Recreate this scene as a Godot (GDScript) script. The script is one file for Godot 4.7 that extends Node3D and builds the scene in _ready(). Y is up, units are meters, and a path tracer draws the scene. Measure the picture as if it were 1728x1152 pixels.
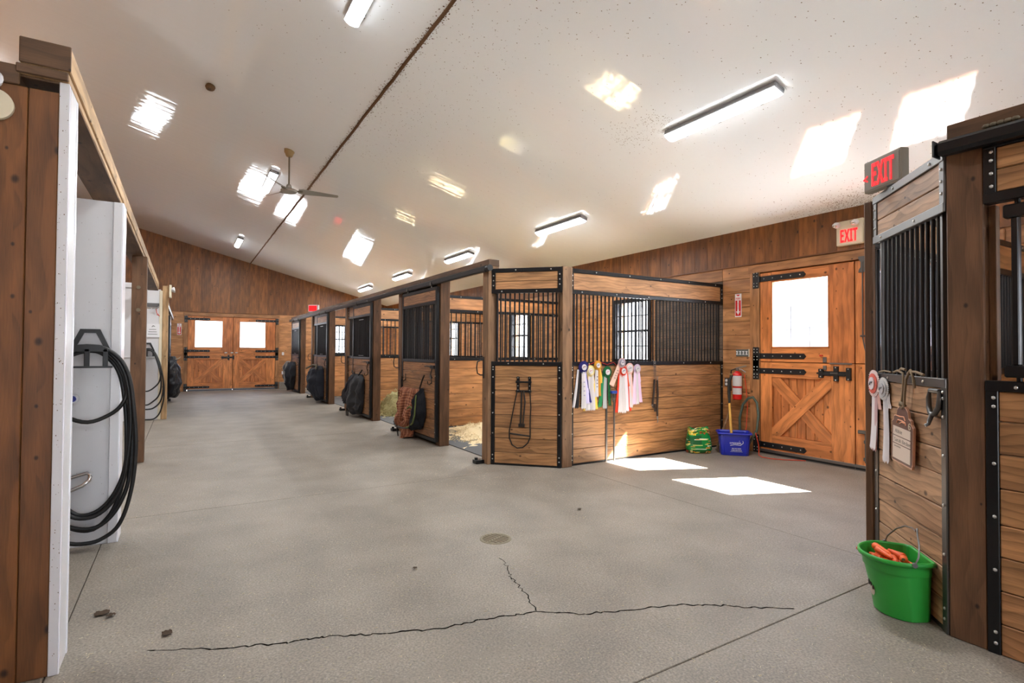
extends Node3D
# A horse barn: aisle with stalls, wash bays on the left, a crossing that opens to a side door.

var M := {}
var rng := RandomNumberGenerator.new()
const WX := 6.724        # face of the right wall
const FZ := -20.43       # face of the far wall
const SL := 0.2583       # ceiling slope
const LX := -4.2         # left wall
const BZ := 7.0          # back wall

class Geo:
	var v := PackedVector3Array()
	var n := PackedVector3Array()
	var uv := PackedVector2Array()
	var xf := Transform3D.IDENTITY
	var uo := Vector2.ZERO
	func tri(a: Vector3, b: Vector3, c: Vector3, na: Vector3, nb: Vector3, nc: Vector3, ua := Vector2.ZERO, ub := Vector2.ZERO, uc := Vector2.ZERO):
		v.append(xf * a); v.append(xf * c); v.append(xf * b)
		n.append((xf.basis * na).normalized()); n.append((xf.basis * nc).normalized()); n.append((xf.basis * nb).normalized())
		uv.append(ua); uv.append(uc); uv.append(ub)
	func quad(a: Vector3, b: Vector3, c: Vector3, d: Vector3, ua := Vector2.ZERO, ub := Vector2.RIGHT, uc := Vector2.ONE, ud := Vector2.DOWN):
		var q := (c - a).cross(d - b)
		if q.length_squared() < 1e-16: return
		q = q.normalized()
		tri(a, b, c, q, q, q, ua, ub, uc); tri(a, c, d, q, q, q, ua, uc, ud)
	func squad(a: Vector3, b: Vector3, c: Vector3, d: Vector3, na: Vector3, nb: Vector3, nc: Vector3, nd: Vector3, ua := Vector2.ZERO, ub := Vector2.RIGHT, uc := Vector2.ONE, ud := Vector2.DOWN):
		tri(a, b, c, na, nb, nc, ua, ub, uc); tri(a, c, d, na, nc, nd, ua, uc, ud)
	func guv(p: Vector3, ax: int, g: int) -> Vector2:
		# grain runs along axis g: 2 m of board length and 0.5 m of width per texture
		if ax == g: return Vector2(p[(g + 1) % 3] * 0.15, p[(g + 2) % 3] * 2.0) + uo
		return Vector2(p[g] / 2.0, p[3 - ax - g] / 0.5) + uo
	func box(lo: Vector3, hi: Vector3, bev := 0.0, g := -1):
		var s := hi - lo
		if g < 0: g = 0 if s.x >= s.y and s.x >= s.z else (1 if s.y >= s.z else 2)
		for ax in 3:
			var a1 := (ax + 1) % 3; var a2 := (ax + 2) % 3
			for sd in 2:
				var k := []
				for c in 4:
					var p := Vector3.ZERO
					p[ax] = hi[ax] if sd == 1 else lo[ax]
					p[a1] = (hi[a1] - bev) if (c == 1 or c == 2) else (lo[a1] + bev)
					p[a2] = (hi[a2] - bev) if c >= 2 else (lo[a2] + bev)
					k.append(p)
				if sd == 0: k.reverse()
				quad(k[0], k[1], k[2], k[3], guv(k[0], ax, g), guv(k[1], ax, g), guv(k[2], ax, g), guv(k[3], ax, g))
		if bev <= 0.0: return
		for ax in 3:   # the twelve chamfers and eight corners
			var a1 := (ax + 1) % 3; var a2 := (ax + 2) % 3
			for s1 in 2:
				for s2 in 2:
					var p := []
					for e in 4:
						var q := Vector3.ZERO
						q[ax] = (lo[ax] + bev) if e == 0 or e == 3 else (hi[ax] - bev)
						var near_1: bool = e < 2
						q[a1] = (hi[a1] if s1 == 1 else lo[a1]) if near_1 else ((hi[a1] - bev) if s1 == 1 else (lo[a1] + bev))
						q[a2] = ((hi[a2] - bev) if s2 == 1 else (lo[a2] + bev)) if near_1 else (hi[a2] if s2 == 1 else lo[a2])
						p.append(q)
					var want := Vector3.ZERO
					want[a1] = 1.0 if s1 == 1 else -1.0; want[a2] = 1.0 if s2 == 1 else -1.0
					if (p[2] - p[0]).cross(p[3] - p[1]).dot(want) < 0: p.reverse()
					quad(p[0], p[1], p[2], p[3], guv(p[0], a1, g), guv(p[1], a1, g), guv(p[2], a1, g), guv(p[3], a1, g))
		for i in 8:
			var w := Vector3(1.0 if i & 1 else -1.0, 1.0 if i & 2 else -1.0, 1.0 if i & 4 else -1.0)
			var c := Vector3(hi.x if i & 1 else lo.x, hi.y if i & 2 else lo.y, hi.z if i & 4 else lo.z)
			var a := c - Vector3(0, w.y, w.z) * bev; var b := c - Vector3(w.x, 0, w.z) * bev; var d := c - Vector3(w.x, w.y, 0) * bev
			if (b - a).cross(d - a).dot(w) < 0:
				var t := b; b = d; d = t
			var nn := w.normalized()
			tri(a, b, d, nn, nn, nn, guv(a, 0, g), guv(b, 0, g), guv(d, 0, g))
	func hexa(b: Array, t: Array, g := 1):
		# bottom and top rings of four points, counter-clockwise seen from above
		var f := [[t[0], t[1], t[2], t[3]], [b[3], b[2], b[1], b[0]]]
		for i in 4:
			var j := (i + 1) % 4
			f.append([b[i], b[j], t[j], t[i]])
		for q in f:
			var nn: Vector3 = ((q[2] - q[0]).cross(q[3] - q[1])).abs()
			var ax := 0 if nn.x > nn.y and nn.x > nn.z else (1 if nn.y > nn.z else 2)
			quad(q[0], q[1], q[2], q[3], guv(q[0], ax, g), guv(q[1], ax, g), guv(q[2], ax, g), guv(q[3], ax, g))
	func tube(pts: Array, r, sides := 8, caps := true, closed := false):
		var m := pts.size()
		var rings := []
		var nrm := Vector3.ZERO
		for i in m:
			var t: Vector3
			if closed: t = (pts[(i + 1) % m] - pts[(i - 1 + m) % m])
			else: t = pts[mini(i + 1, m - 1)] - pts[maxi(i - 1, 0)]
			t = t.normalized()
			if nrm == Vector3.ZERO:
				nrm = t.cross(Vector3.UP if absf(t.y) < 0.9 else Vector3.RIGHT).normalized()
			nrm = (nrm - t * nrm.dot(t)).normalized()
			var bn := t.cross(nrm)
			var rr: float = r[i] if r is Array else r
			var ring := []
			for k in sides:
				var a := TAU * k / sides
				var d := nrm * cos(a) + bn * sin(a)
				ring.append([pts[i] + d * rr, d])
			rings.append(ring)
		var last := m if closed else m - 1
		for i in last:
			var A: Array = rings[i]; var B: Array = rings[(i + 1) % m]
			for k in sides:
				var l := (k + 1) % sides
				squad(A[k][0], A[l][0], B[l][0], B[k][0], A[k][1], A[l][1], B[l][1], B[k][1], Vector2(float(i) / 4, float(k) / sides), Vector2(float(i) / 4, float(k + 1) / sides), Vector2(float(i + 1) / 4, float(k + 1) / sides), Vector2(float(i + 1) / 4, float(k) / sides))
		if caps and not closed:
			for e in 2:
				var R: Array = rings[0] if e == 0 else rings[m - 1]
				var nn: Vector3 = (pts[0] - pts[1]).normalized() if e == 0 else (pts[m - 1] - pts[m - 2]).normalized()
				for k in range(1, sides - 1):
					if e == 0: tri(R[0][0], R[k + 1][0], R[k][0], nn, nn, nn)
					else: tri(R[0][0], R[k][0], R[k + 1][0], nn, nn, nn)
	func cyl(a: Vector3, b: Vector3, r: float, sides := 12):
		tube([a, b], r, sides)
	func lathe(prof: Array, sides := 24, arc := TAU, sx := 1.0, sz := 1.0):
		# prof: Vector2(radius, height), from the outside bottom upwards
		var m := prof.size()
		var ns := []
		for i in m:
			var d: Vector2 = prof[mini(i + 1, m - 1)] - prof[maxi(i - 1, 0)]
			ns.append(Vector2(d.y, -d.x).normalized())
		for k in sides:
			var a0 := arc * k / sides; var a1 := arc * (k + 1) / sides
			for i in m - 1:
				var P: Array = []
				var N: Array = []
				for c in [[a0, i], [a0, i + 1], [a1, i + 1], [a1, i]]:
					var q: Vector2 = prof[c[1]]
					P.append(Vector3(cos(c[0]) * q.x * sx, q.y, sin(c[0]) * q.x * sz))
					N.append(Vector3(cos(c[0]) * ns[c[1]].x, ns[c[1]].y, sin(c[0]) * ns[c[1]].x))
				squad(P[0], P[1], P[2], P[3], N[0], N[1], N[2], N[3], Vector2(float(k) / sides, float(i) / m), Vector2(float(k) / sides, float(i + 1) / m), Vector2(float(k + 1) / sides, float(i + 1) / m), Vector2(float(k + 1) / sides, float(i) / m))
	func ball(c: Vector3, r: Vector3, seg := 12):
		var h := seg / 2
		for i in h:
			var t0 := PI * i / h - PI / 2; var t1 := PI * (i + 1) / h - PI / 2
			for k in seg:
				var a0 := TAU * k / seg; var a1 := TAU * (k + 1) / seg
				var d := []
				for q in [[a0, t0], [a0, t1], [a1, t1], [a1, t0]]: d.append(Vector3(cos(q[0]) * cos(q[1]), sin(q[1]), sin(q[0]) * cos(q[1])))
				squad(c + d[0] * r, c + d[1] * r, c + d[2] * r, c + d[3] * r, d[0] / r, d[1] / r, d[2] / r, d[3] / r)
	func prism(poly: PackedVector2Array, z0: float, z1: float, g := 0):
		# a flat shape in x and y with thickness along z; the front is at z1
		if not Geometry2D.is_polygon_clockwise(poly):
			pass
		else:
			poly = poly.duplicate(); poly.reverse()
		var idx := Geometry2D.triangulate_polygon(poly)
		for i in range(0, idx.size(), 3):
			var a := poly[idx[i]]; var b := poly[idx[i + 1]]; var c := poly[idx[i + 2]]
			if (b - a).cross(c - a) < 0:
				var t := b; b = c; c = t
			var A := Vector3(a.x, a.y, z1); var B := Vector3(b.x, b.y, z1); var C := Vector3(c.x, c.y, z1)
			tri(A, B, C, Vector3.BACK, Vector3.BACK, Vector3.BACK, guv(A, 2, g), guv(B, 2, g), guv(C, 2, g))
			A.z = z0; B.z = z0; C.z = z0
			tri(A, C, B, Vector3.FORWARD, Vector3.FORWARD, Vector3.FORWARD, guv(A, 2, g), guv(C, 2, g), guv(B, 2, g))
		for i in poly.size():
			var a := poly[i]; var b := poly[(i + 1) % poly.size()]
			quad(Vector3(a.x, a.y, z0), Vector3(b.x, b.y, z0), Vector3(b.x, b.y, z1), Vector3(a.x, a.y, z1))
	func grid(P: Array, closed_u := false):
		# smooth surface through P[row][col]
		var R := P.size(); var C: int = P[0].size()
		var N := []
		for i in R:
			var row := []
			for j in C:
				var jl := (j - 1 + C) % C if closed_u else maxi(j - 1, 0)
				var jr := (j + 1) % C if closed_u else mini(j + 1, C - 1)
				var du: Vector3 = P[i][jr] - P[i][jl]
				var dv: Vector3 = P[mini(i + 1, R - 1)][j] - P[maxi(i - 1, 0)][j]
				row.append(du.cross(dv).normalized())
			N.append(row)
		for i in R - 1:
			for j in (C if closed_u else C - 1):
				var k := (j + 1) % C
				squad(P[i][j], P[i][k], P[i + 1][k], P[i + 1][j], N[i][j], N[i][k], N[i + 1][k], N[i + 1][j], Vector2(float(j) / (C - 1), 1.0 - float(i) / (R - 1)), Vector2(float(j + 1) / (C - 1), 1.0 - float(i) / (R - 1)), Vector2(float(j + 1) / (C - 1), 1.0 - float(i + 1) / (R - 1)), Vector2(float(j) / (C - 1), 1.0 - float(i + 1) / (R - 1)))
	func mesh() -> ArrayMesh:
		var a := []
		a.resize(Mesh.ARRAY_MAX)
		a[Mesh.ARRAY_VERTEX] = v; a[Mesh.ARRAY_NORMAL] = n; a[Mesh.ARRAY_TEX_UV] = uv
		var m := ArrayMesh.new()
		m.add_surface_from_arrays(Mesh.PRIMITIVE_TRIANGLES, a)
		return m

func ro() -> Vector2: return Vector2(rng.randf(), rng.randf() * 0.65)

func put(mesh: Mesh, called: String, m: Material, parent: Node, at := Vector3.ZERO) -> MeshInstance3D:
	var o := MeshInstance3D.new()
	o.name = called; o.mesh = mesh; o.material_override = m; o.position = at
	o.cast_shadow = GeometryInstance3D.SHADOW_CASTING_SETTING_ON
	parent.add_child(o, true)
	return o
func build(g: Geo, called: String, m: Material, parent: Node, at := Vector3.ZERO) -> MeshInstance3D:
	return put(g.mesh(), called, m, parent, at)
func bx(parent: Node, called: String, m: Material, lo: Vector3, hi: Vector3, bev := 0.0, g := -1) -> MeshInstance3D:
	var q := Geo.new(); q.uo = ro(); q.box(lo, hi, bev, g)
	return build(q, called, m, parent)
func numbered(called: String) -> String:
	if not has_node(NodePath(called)): return called
	var i := 1
	while has_node(NodePath("%s_%03d" % [called, i])): i += 1
	return "%s_%03d" % [called, i]
func thing(called: String, label: String, category: String, at := Vector3.ZERO, deg := 0.0, group := "") -> Node3D:
	var o := Node3D.new()
	o.name = numbered(called); add_child(o)
	o.position = at; o.rotation_degrees.y = deg
	o.set_meta("label", label); o.set_meta("category", category)
	if group: o.set_meta("group", group)
	return o
func tag(o: Node, label: String, category: String, group := "") -> void:
	o.set_meta("label", label); o.set_meta("category", category)
	if group: o.set_meta("group", group)
func struct(called: String, label: String, category: String) -> Node3D:
	var o := thing(called, label, category)
	o.set_meta("kind", "structure")
	return o
func stuff(o: Node) -> Node:
	o.set_meta("kind", "stuff"); return o
func scatter(called: String, mesh: Mesh, m: Material, list: Array, parent: Node) -> MultiMeshInstance3D:
	var mm := MultiMesh.new()
	mm.transform_format = MultiMesh.TRANSFORM_3D
	mm.mesh = mesh; mm.instance_count = list.size()
	for i in list.size(): mm.set_instance_transform(i, list[i])
	var o := MultiMeshInstance3D.new()
	o.name = called; o.multimesh = mm; o.material_override = m
	parent.add_child(o, true)
	o.set_meta("kind", "stuff")
	return o
func words(parent: Node, called: String, text: String, h: float, depth: float, m: Material, at: Vector3, bold := true, font := "Droid Sans", wide := 0.0) -> MeshInstance3D:
	var t := TextMesh.new()
	var f := SystemFont.new()
	f.font_names = PackedStringArray([font])
	if bold: f.font_weight = 700
	t.font = f; t.text = text; t.font_size = 64; t.pixel_size = 0.01; t.depth = 0.01
	t.horizontal_alignment = HORIZONTAL_ALIGNMENT_CENTER; t.vertical_alignment = VERTICAL_ALIGNMENT_CENTER
	var bb := t.get_aabb()
	var o := put(t, called, m, parent)
	# h is the height of the letters; wide is their whole width, or 0 to keep the font's shape
	var k := Vector3(h / bb.size.y, h / bb.size.y, depth / 0.01)
	if wide > 0.0: k.x = wide / bb.size.x
	o.scale = k
	o.position = at - bb.get_center() * k
	return o

func mat(c: Color, rough := 0.7, metal := 0.0, tex: Texture2D = null) -> StandardMaterial3D:
	var m := StandardMaterial3D.new()
	m.albedo_color = c; m.roughness = rough; m.metallic = metal
	if tex: m.albedo_texture = tex
	return m
func tex_bump(m: StandardMaterial3D, t: Texture2D, cm: float) -> StandardMaterial3D:
	m.heightmap_enabled = true; m.heightmap_texture = t; m.heightmap_scale = cm
	return m

func wood_image(sd: int, rings: float, knots: int, contrast: float, warp: float) -> Image:
	# 2 m along by 0.5 m across
	var w := 1024; var h := 512
	var nz := FastNoiseLite.new(); nz.seed = sd; nz.frequency = 1.0; nz.fractal_octaves = 2
	var r := RandomNumberGenerator.new(); r.seed = sd
	var K := []
	for i in knots: K.append(Vector3(r.randf() * 2.0, r.randf() * 0.5, r.randf_range(0.004, 0.012)))
	var d := PackedByteArray(); d.resize(w * h * 3)
	var o := 0
	for y in h:
		var vv := 0.5 * y / h
		for x in w:
			var u := 2.0 * x / w
			var a := TAU * x / w
			var ca := cos(a) * 0.33; var sa := sin(a) * 0.33
			var base := vv + warp * nz.get_noise_3d(ca * 2.2, sa * 2.2, vv * 3.5)
			var dark := 0.0
			for k in K:
				var du := absf(u - k.x); du = minf(du, 2.0 - du)
				if du > 0.2: continue
				var dv: float = vv - k.y
				var q := sqrt(du * du * 0.16 + dv * dv)
				base += signf(dv) * 0.03 * exp(-q * q / 0.0012)
				var q2 := sqrt(du * du * 0.55 + dv * dv)
				dark = maxf(dark, (1.0 - smoothstep(k.z * 0.3, k.z * 1.6, q2)) * 0.85)
			var t := base * rings
			var fr := t - floorf(t)
			var s := pow(fr, 2.5) * (1.0 - smoothstep(0.9, 1.0, fr))
			var fiber := nz.get_noise_3d(ca * 9.0, sa * 9.0, vv * 260.0)
			var broad := nz.get_noise_3d(ca * 2.0 + 7.0, sa * 2.0, vv * 9.0)
			var lum := 0.90 - contrast * 0.62 * s + 0.09 * fiber + 0.20 * broad
			lum = clampf(lum - 0.6 * dark, 0.08, 1.0)
			d[o] = int(255 * clampf(lum * 0.97 + 0.03, 0, 1))
			d[o + 1] = int(255 * clampf(lum * 1.01 - 0.01, 0, 1))
			d[o + 2] = int(255 * clampf(lum * 1.1 - 0.1, 0, 1))
			o += 3
	var im := Image.create_from_data(w, h, false, Image.FORMAT_RGB8, d)
	return im

func concrete_image() -> Image:
	var w := 2048
	var a := FastNoiseLite.new(); a.seed = 3; a.frequency = 0.0035; a.fractal_octaves = 4
	var b := FastNoiseLite.new(); b.seed = 4; b.frequency = 0.16; b.fractal_octaves = 3
	var A := a.get_seamless_image(w, w).get_data(); var B := b.get_seamless_image(w, w).get_data()
	var d := PackedByteArray(); d.resize(w * w * 3)
	var o := 0
	for i in w * w:
		var f := 196.0 + (A[i] - 128) * 0.13 + (B[i] - 128) * 0.34
		d[o] = clampi(int(f), 0, 255); d[o + 1] = clampi(int(f * 0.94), 0, 255); d[o + 2] = clampi(int(f * 0.855), 0, 255)
		o += 3
	var r := RandomNumberGenerator.new(); r.seed = 11
	for k in 26000:   # ground-in chaff and grit
		var x := r.randi() % w; var y := r.randi() % w
		var ang := r.randf() * PI; var ln := 2 + r.randi() % 7
		var lift := r.randi_range(16, 52) if r.randf() < 0.7 else -r.randi_range(20, 55)
		for s in ln:
			var px := (x + int(cos(ang) * s) + w) % w; var py := (y + int(sin(ang) * s) + w) % w
			var q := (py * w + px) * 3
			for c in 3: d[q + c] = clampi(d[q + c] + lift, 0, 255)
	return Image.create_from_data(w, w, false, Image.FORMAT_RGB8, d)

func plaid_image() -> Image:
	var w := 128
	var im := Image.create(w, w, false, Image.FORMAT_RGB8)
	for y in w:
		for x in w:
			var c := Color(0.55, 0.33, 0.22)
			var p := x % 32; var q := y % 32
			if p < 9: c = c.lerp(Color(0.33, 0.17, 0.12), 0.55)
			if q < 9: c = c.lerp(Color(0.33, 0.17, 0.12), 0.55)
			if p == 20 or p == 21: c = c.lerp(Color(0.85, 0.72, 0.6), 0.7)
			if q == 20 or q == 21: c = c.lerp(Color(0.85, 0.72, 0.6), 0.7)
			im.set_pixel(x, y, c)
	return im

func bag_image() -> Image:
	# garden soil bag: green with a band of flowers and a darker foot
	var w := 256
	var im := Image.create(w, w, false, Image.FORMAT_RGB8)
	im.fill(Color(0.03, 0.52, 0.24))
	var r := RandomNumberGenerator.new(); r.seed = 21
	im.fill_rect(Rect2i(0, 205, 256, 51), Color(0.05, 0.36, 0.13))
	im.fill_rect(Rect2i(30, 126, 70, 46), Color(0.02, 0.36, 0.2))
	var cols := [Color(0.93, 0.42, 0.12), Color(0.86, 0.2, 0.12), Color(0.93, 0.8, 0.25), Color(0.9, 0.88, 0.6), Color(0.2, 0.5, 0.14), Color(0.1, 0.36, 0.1)]
	for k in 150:
		var c: Color = cols[r.randi() % 6]
		var cx := r.randi_range(8, 150); var cy := r.randi_range(16, 112); var rad := r.randi_range(4, 13)
		for y in range(-rad, rad + 1):
			for x in range(-rad, rad + 1):
				var an := atan2(y, x)
				if Vector2(x, y).length() < rad * (0.75 + 0.25 * cos(an * 5.0)):
					var px := clampi(cx + x, 0, 255); var py := clampi(cy + y, 0, 255)
					im.set_pixel(px, py, c.lerp(Color(0.4, 0.05, 0.02), 0.4) if Vector2(x, y).length() < rad * 0.3 else c)
	for k in 60:
		var c: Color = cols[r.randi() % 4]
		im.fill_rect(Rect2i(r.randi_range(4, 150), r.randi_range(208, 244), r.randi_range(4, 16), r.randi_range(3, 9)), c)
	for k in 26:
		im.fill_rect(Rect2i(r.randi_range(20, 130), r.randi_range(140, 200), r.randi_range(8, 26), 4), [Color(0.9, 0.85, 0.5), Color(0.95, 0.95, 0.9), Color(0.85, 0.6, 0.2)][r.randi() % 3])
	return im

func make_materials() -> void:
	var plank_img := wood_image(5, 26.0, 5, 0.36, 0.035)
	var plank := ImageTexture.create_from_image(plank_img)
	var pine := ImageTexture.create_from_image(wood_image(9, 16.0, 12, 0.24, 0.024))
	var conc := ImageTexture.create_from_image(concrete_image())
	M.plank = []
	for c in [Color(0.70, 0.515, 0.335), Color(0.73, 0.535, 0.35), Color(0.66, 0.48, 0.31), Color(0.715, 0.52, 0.345)]: M.plank.append(tex_bump(mat(c, 0.55, 0, plank), plank, 0.06))
	M.stall = []       # the darker boards of the doors and partitions
	for c in [Color(0.60, 0.43, 0.28), Color(0.64, 0.45, 0.29), Color(0.56, 0.40, 0.265)]: M.stall.append(tex_bump(mat(c, 0.55, 0, plank), plank, 0.06))
	M.pale = []        # worn, greyed boards of the near right corner
	for c in [Color(0.72, 0.56, 0.42), Color(0.68, 0.52, 0.385), Color(0.75, 0.59, 0.45)]: M.pale.append(tex_bump(mat(c, 0.6, 0, plank), plank, 0.08))
	M.wall = []
	for c in [Color(0.72, 0.51, 0.325), Color(0.75, 0.53, 0.34), Color(0.68, 0.475, 0.30), Color(0.73, 0.505, 0.31)]: M.wall.append(mat(c, 0.5, 0, pine))
	M.upper = []
	for c in [Color(0.545, 0.345, 0.165), Color(0.50, 0.31, 0.145), Color(0.58, 0.365, 0.175)]: M.upper.append(mat(c, 0.5, 0, pine))
	M.door = []
	for c in [Color(0.83, 0.515, 0.285), Color(0.87, 0.55, 0.31), Color(0.79, 0.475, 0.255)]: M.door.append(mat(c, 0.42, 0, pine))
	M.post = mat(Color(0.44, 0.31, 0.205), 0.65, 0, pine)
	M.post_pale = mat(Color(0.53, 0.40, 0.28), 0.65, 0, pine)
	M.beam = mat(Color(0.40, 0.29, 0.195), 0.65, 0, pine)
	M.beam_tan = mat(Color(0.74, 0.60, 0.43), 0.65, 0, pine)  # also carries the lit aisle face of the wash beam
	M.dark_wood = mat(Color(0.48, 0.30, 0.145), 0.5, 0, pine)
	M.concrete = tex_bump(mat(Color(0.655, 0.65, 0.65), 0.6, 0, conc), conc, 0.05)
	M.concrete.uv1_triplanar = true; M.concrete.uv1_world_triplanar = true
	M.concrete.uv1_scale = Vector3.ONE * 0.21
	M.crack = mat(Color(0.30, 0.245, 0.19), 0.95)
	M.joint = mat(Color(0.36, 0.31, 0.26), 0.95)
	M.ceiling = mat(Color(0.935, 0.955, 0.965), 0.06)
	M.ceiling.metallic_specular = 0.5
	M.rust = mat(Color(0.38, 0.275, 0.165), 0.9)
	M.black = mat(Color(0.085, 0.09, 0.10), 0.36, 0.35)
	M.bar = mat(Color(0.10, 0.105, 0.115), 0.34, 0.4)
	M.iron = mat(Color(0.10, 0.105, 0.115), 0.42, 0.2)
	M.galv = mat(Color(0.52, 0.52, 0.52), 0.35, 0.9)
	M.grey_steel = mat(Color(0.38, 0.375, 0.37), 0.42, 0.8)
	M.chrome = mat(Color(0.85, 0.85, 0.86), 0.12, 1.0)
	M.bolt = mat(Color(0.80, 0.80, 0.79), 0.3, 0.8)
	M.white = mat(Color(0.84, 0.84, 0.85), 0.35)
	M.white_wall = mat(Color(0.79, 0.79, 0.80), 0.5)
	M.white_trim = mat(Color(0.93, 0.93, 0.96), 0.25)
	M.lamp_case = mat(Color(0.50, 0.50, 0.51), 0.5)
	M.lamp = mat(Color(0.95, 0.95, 0.95), 0.4)
	M.lamp.emission_enabled = true; M.lamp.emission = Color(0.98, 0.99, 1.0); M.lamp.emission_energy_multiplier = 4.0
	M.glass = mat(Color(0.92, 0.95, 0.96, 0.06), 0.02)
	M.glass.transparency = BaseMaterial3D.TRANSPARENCY_ALPHA
	M.hose = mat(Color(0.045, 0.045, 0.048), 0.45)
	M.plastic_black = mat(Color(0.05, 0.05, 0.052), 0.4)
	M.mat_grey = mat(Color(0.36, 0.36, 0.36), 0.85)
	M.red = mat(Color(0.78, 0.07, 0.06), 0.35)
	M.exit_red = mat(Color(0.85, 0.06, 0.07), 0.4)
	M.exit_red.emission_enabled = true; M.exit_red.emission = Color(1.0, 0.06, 0.09); M.exit_red.emission_energy_multiplier = 0.75
	M.exit_case = mat(Color(0.55, 0.53, 0.49), 0.6)
	M.cream = mat(Color(0.83, 0.79, 0.69), 0.55)
	M.brass = mat(Color(0.62, 0.53, 0.36), 0.4, 0.6)
	M.grime = mat(Color(0.46, 0.42, 0.34), 0.6, 0.3)
	M.orange = mat(Color(0.80, 0.22, 0.08), 0.5)
	M.twine = mat(Color(0.52, 0.45, 0.36), 0.95)
	M.drab = mat(Color(0.36, 0.29, 0.235), 0.8, 0, plank)  # darker, duller plank tone
	M.straw = mat(Color(0.90, 0.82, 0.66), 0.9)
	M.hay = mat(Color(0.70, 0.66, 0.47), 0.9)

func _ready() -> void:
	rng.seed = 4242
	# ---- camera
	var cam := Camera3D.new()
	cam.name = "camera"
	cam.fov = rad_to_deg(2.0 * atan(576.0 / 909.9))
	var yaw := deg_to_rad(31.305); var pit := deg_to_rad(1.036); var rol := deg_to_rad(0.3236)
	var fwd := Vector3(sin(yaw) * cos(pit), sin(pit), -cos(yaw) * cos(pit))
	var rgt := Vector3(cos(yaw), 0, sin(yaw))
	var upv := rgt.cross(fwd)
	cam.transform = Transform3D(Basis(rgt * cos(rol) + upv * sin(rol), upv * cos(rol) - rgt * sin(rol), -fwd), Vector3(0, 1.36, 0))
	cam.near = 0.05; cam.far = 400.0
	add_child(cam)
	# ---- sky, sun, exposure
	var we := WorldEnvironment.new(); we.name = "environment"
	var e := Environment.new()
	e.background_mode = Environment.BG_SKY
	var sk := ProceduralSkyMaterial.new()
	sk.sky_top_color = Color(0.62, 0.76, 0.95); sk.sky_horizon_color = Color(0.93, 0.95, 0.98)
	sk.ground_horizon_color = Color(0.86, 0.86, 0.86); sk.ground_bottom_color = Color(0.7, 0.7, 0.68)
	sk.sky_energy_multiplier = 1.6; sk.ground_energy_multiplier = 1.0
	var sky := Sky.new(); sky.sky_material = sk
	e.sky = sky
	e.tonemap_mode = Environment.TONE_MAPPER_LINEAR
	e.tonemap_exposure = 3.3
	e.sdfgi_enabled = true; e.ssao_enabled = true; e.ssil_enabled = true
	we.environment = e
	add_child(we)
	var sun := DirectionalLight3D.new(); sun.name = "sun"
	sun.light_color = Color(1.0, 0.985, 0.96); sun.light_energy = 22.0; sun.light_angular_distance = 0.6
	sun.shadow_enabled = true
	add_child(sun)
	sun.look_at_from_position(Vector3.ZERO, Vector3(-1.0, -1.0, -0.415))
	make_materials()
	shell()
	ceiling()
	outside()
	stall_row()
	corner_panels()
	right_stall()
	left_side()
	doors()
	lamps()
	crossing_things()
	ribbons()
	right_corner_things()
	fan()
	exits()
	litter()

func lamp_power() -> float: return 2.8

# ------------------------------------------------------------------ shell
func ceil_y(x: float) -> float: return 3.08 + SL * (WX - x)

func intervals(a: float, b: float, holes: Array, y0: float, y1: float) -> Array:
	# [a, b] without the holes [p0, p1, y0, y1] that reach into the band y0 .. y1
	var out := [[a, b]]
	for h in holes:
		if minf(y1, h[3]) - maxf(y0, h[2]) < 0.02: continue
		var nxt := []
		for s in out:
			if h[1] <= s[0] or h[0] >= s[1]: nxt.append(s); continue
			if h[0] > s[0]: nxt.append([s[0], h[0]])
			if h[1] < s[1]: nxt.append([h[1], s[1]])
		out = nxt
	return out

func wall_core(parent: Node, along_z: bool, face: float, thick: float, a: float, b: float, top: float, holes: Array) -> void:
	var ys := [-0.1, top]
	for h in holes: ys.append(h[2]); ys.append(h[3])
	ys.sort()
	var g := Geo.new()
	for i in ys.size() - 1:
		if ys[i + 1] - ys[i] < 0.001: continue
		for s in intervals(a, b, holes, ys[i], ys[i + 1]) if ys[i + 1] - ys[i] > 0.02 else intervals(a, b, holes, ys[i] - 0.02, ys[i + 1] + 0.02):
			if along_z: g.box(Vector3(minf(face, face + thick), ys[i], s[0]), Vector3(maxf(face, face + thick), ys[i + 1], s[1]))
			else: g.box(Vector3(s[0], ys[i], minf(face, face + thick)), Vector3(s[1], ys[i + 1], maxf(face, face + thick)))
	build(g, "wall_core", M.wall[2], parent)

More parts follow.
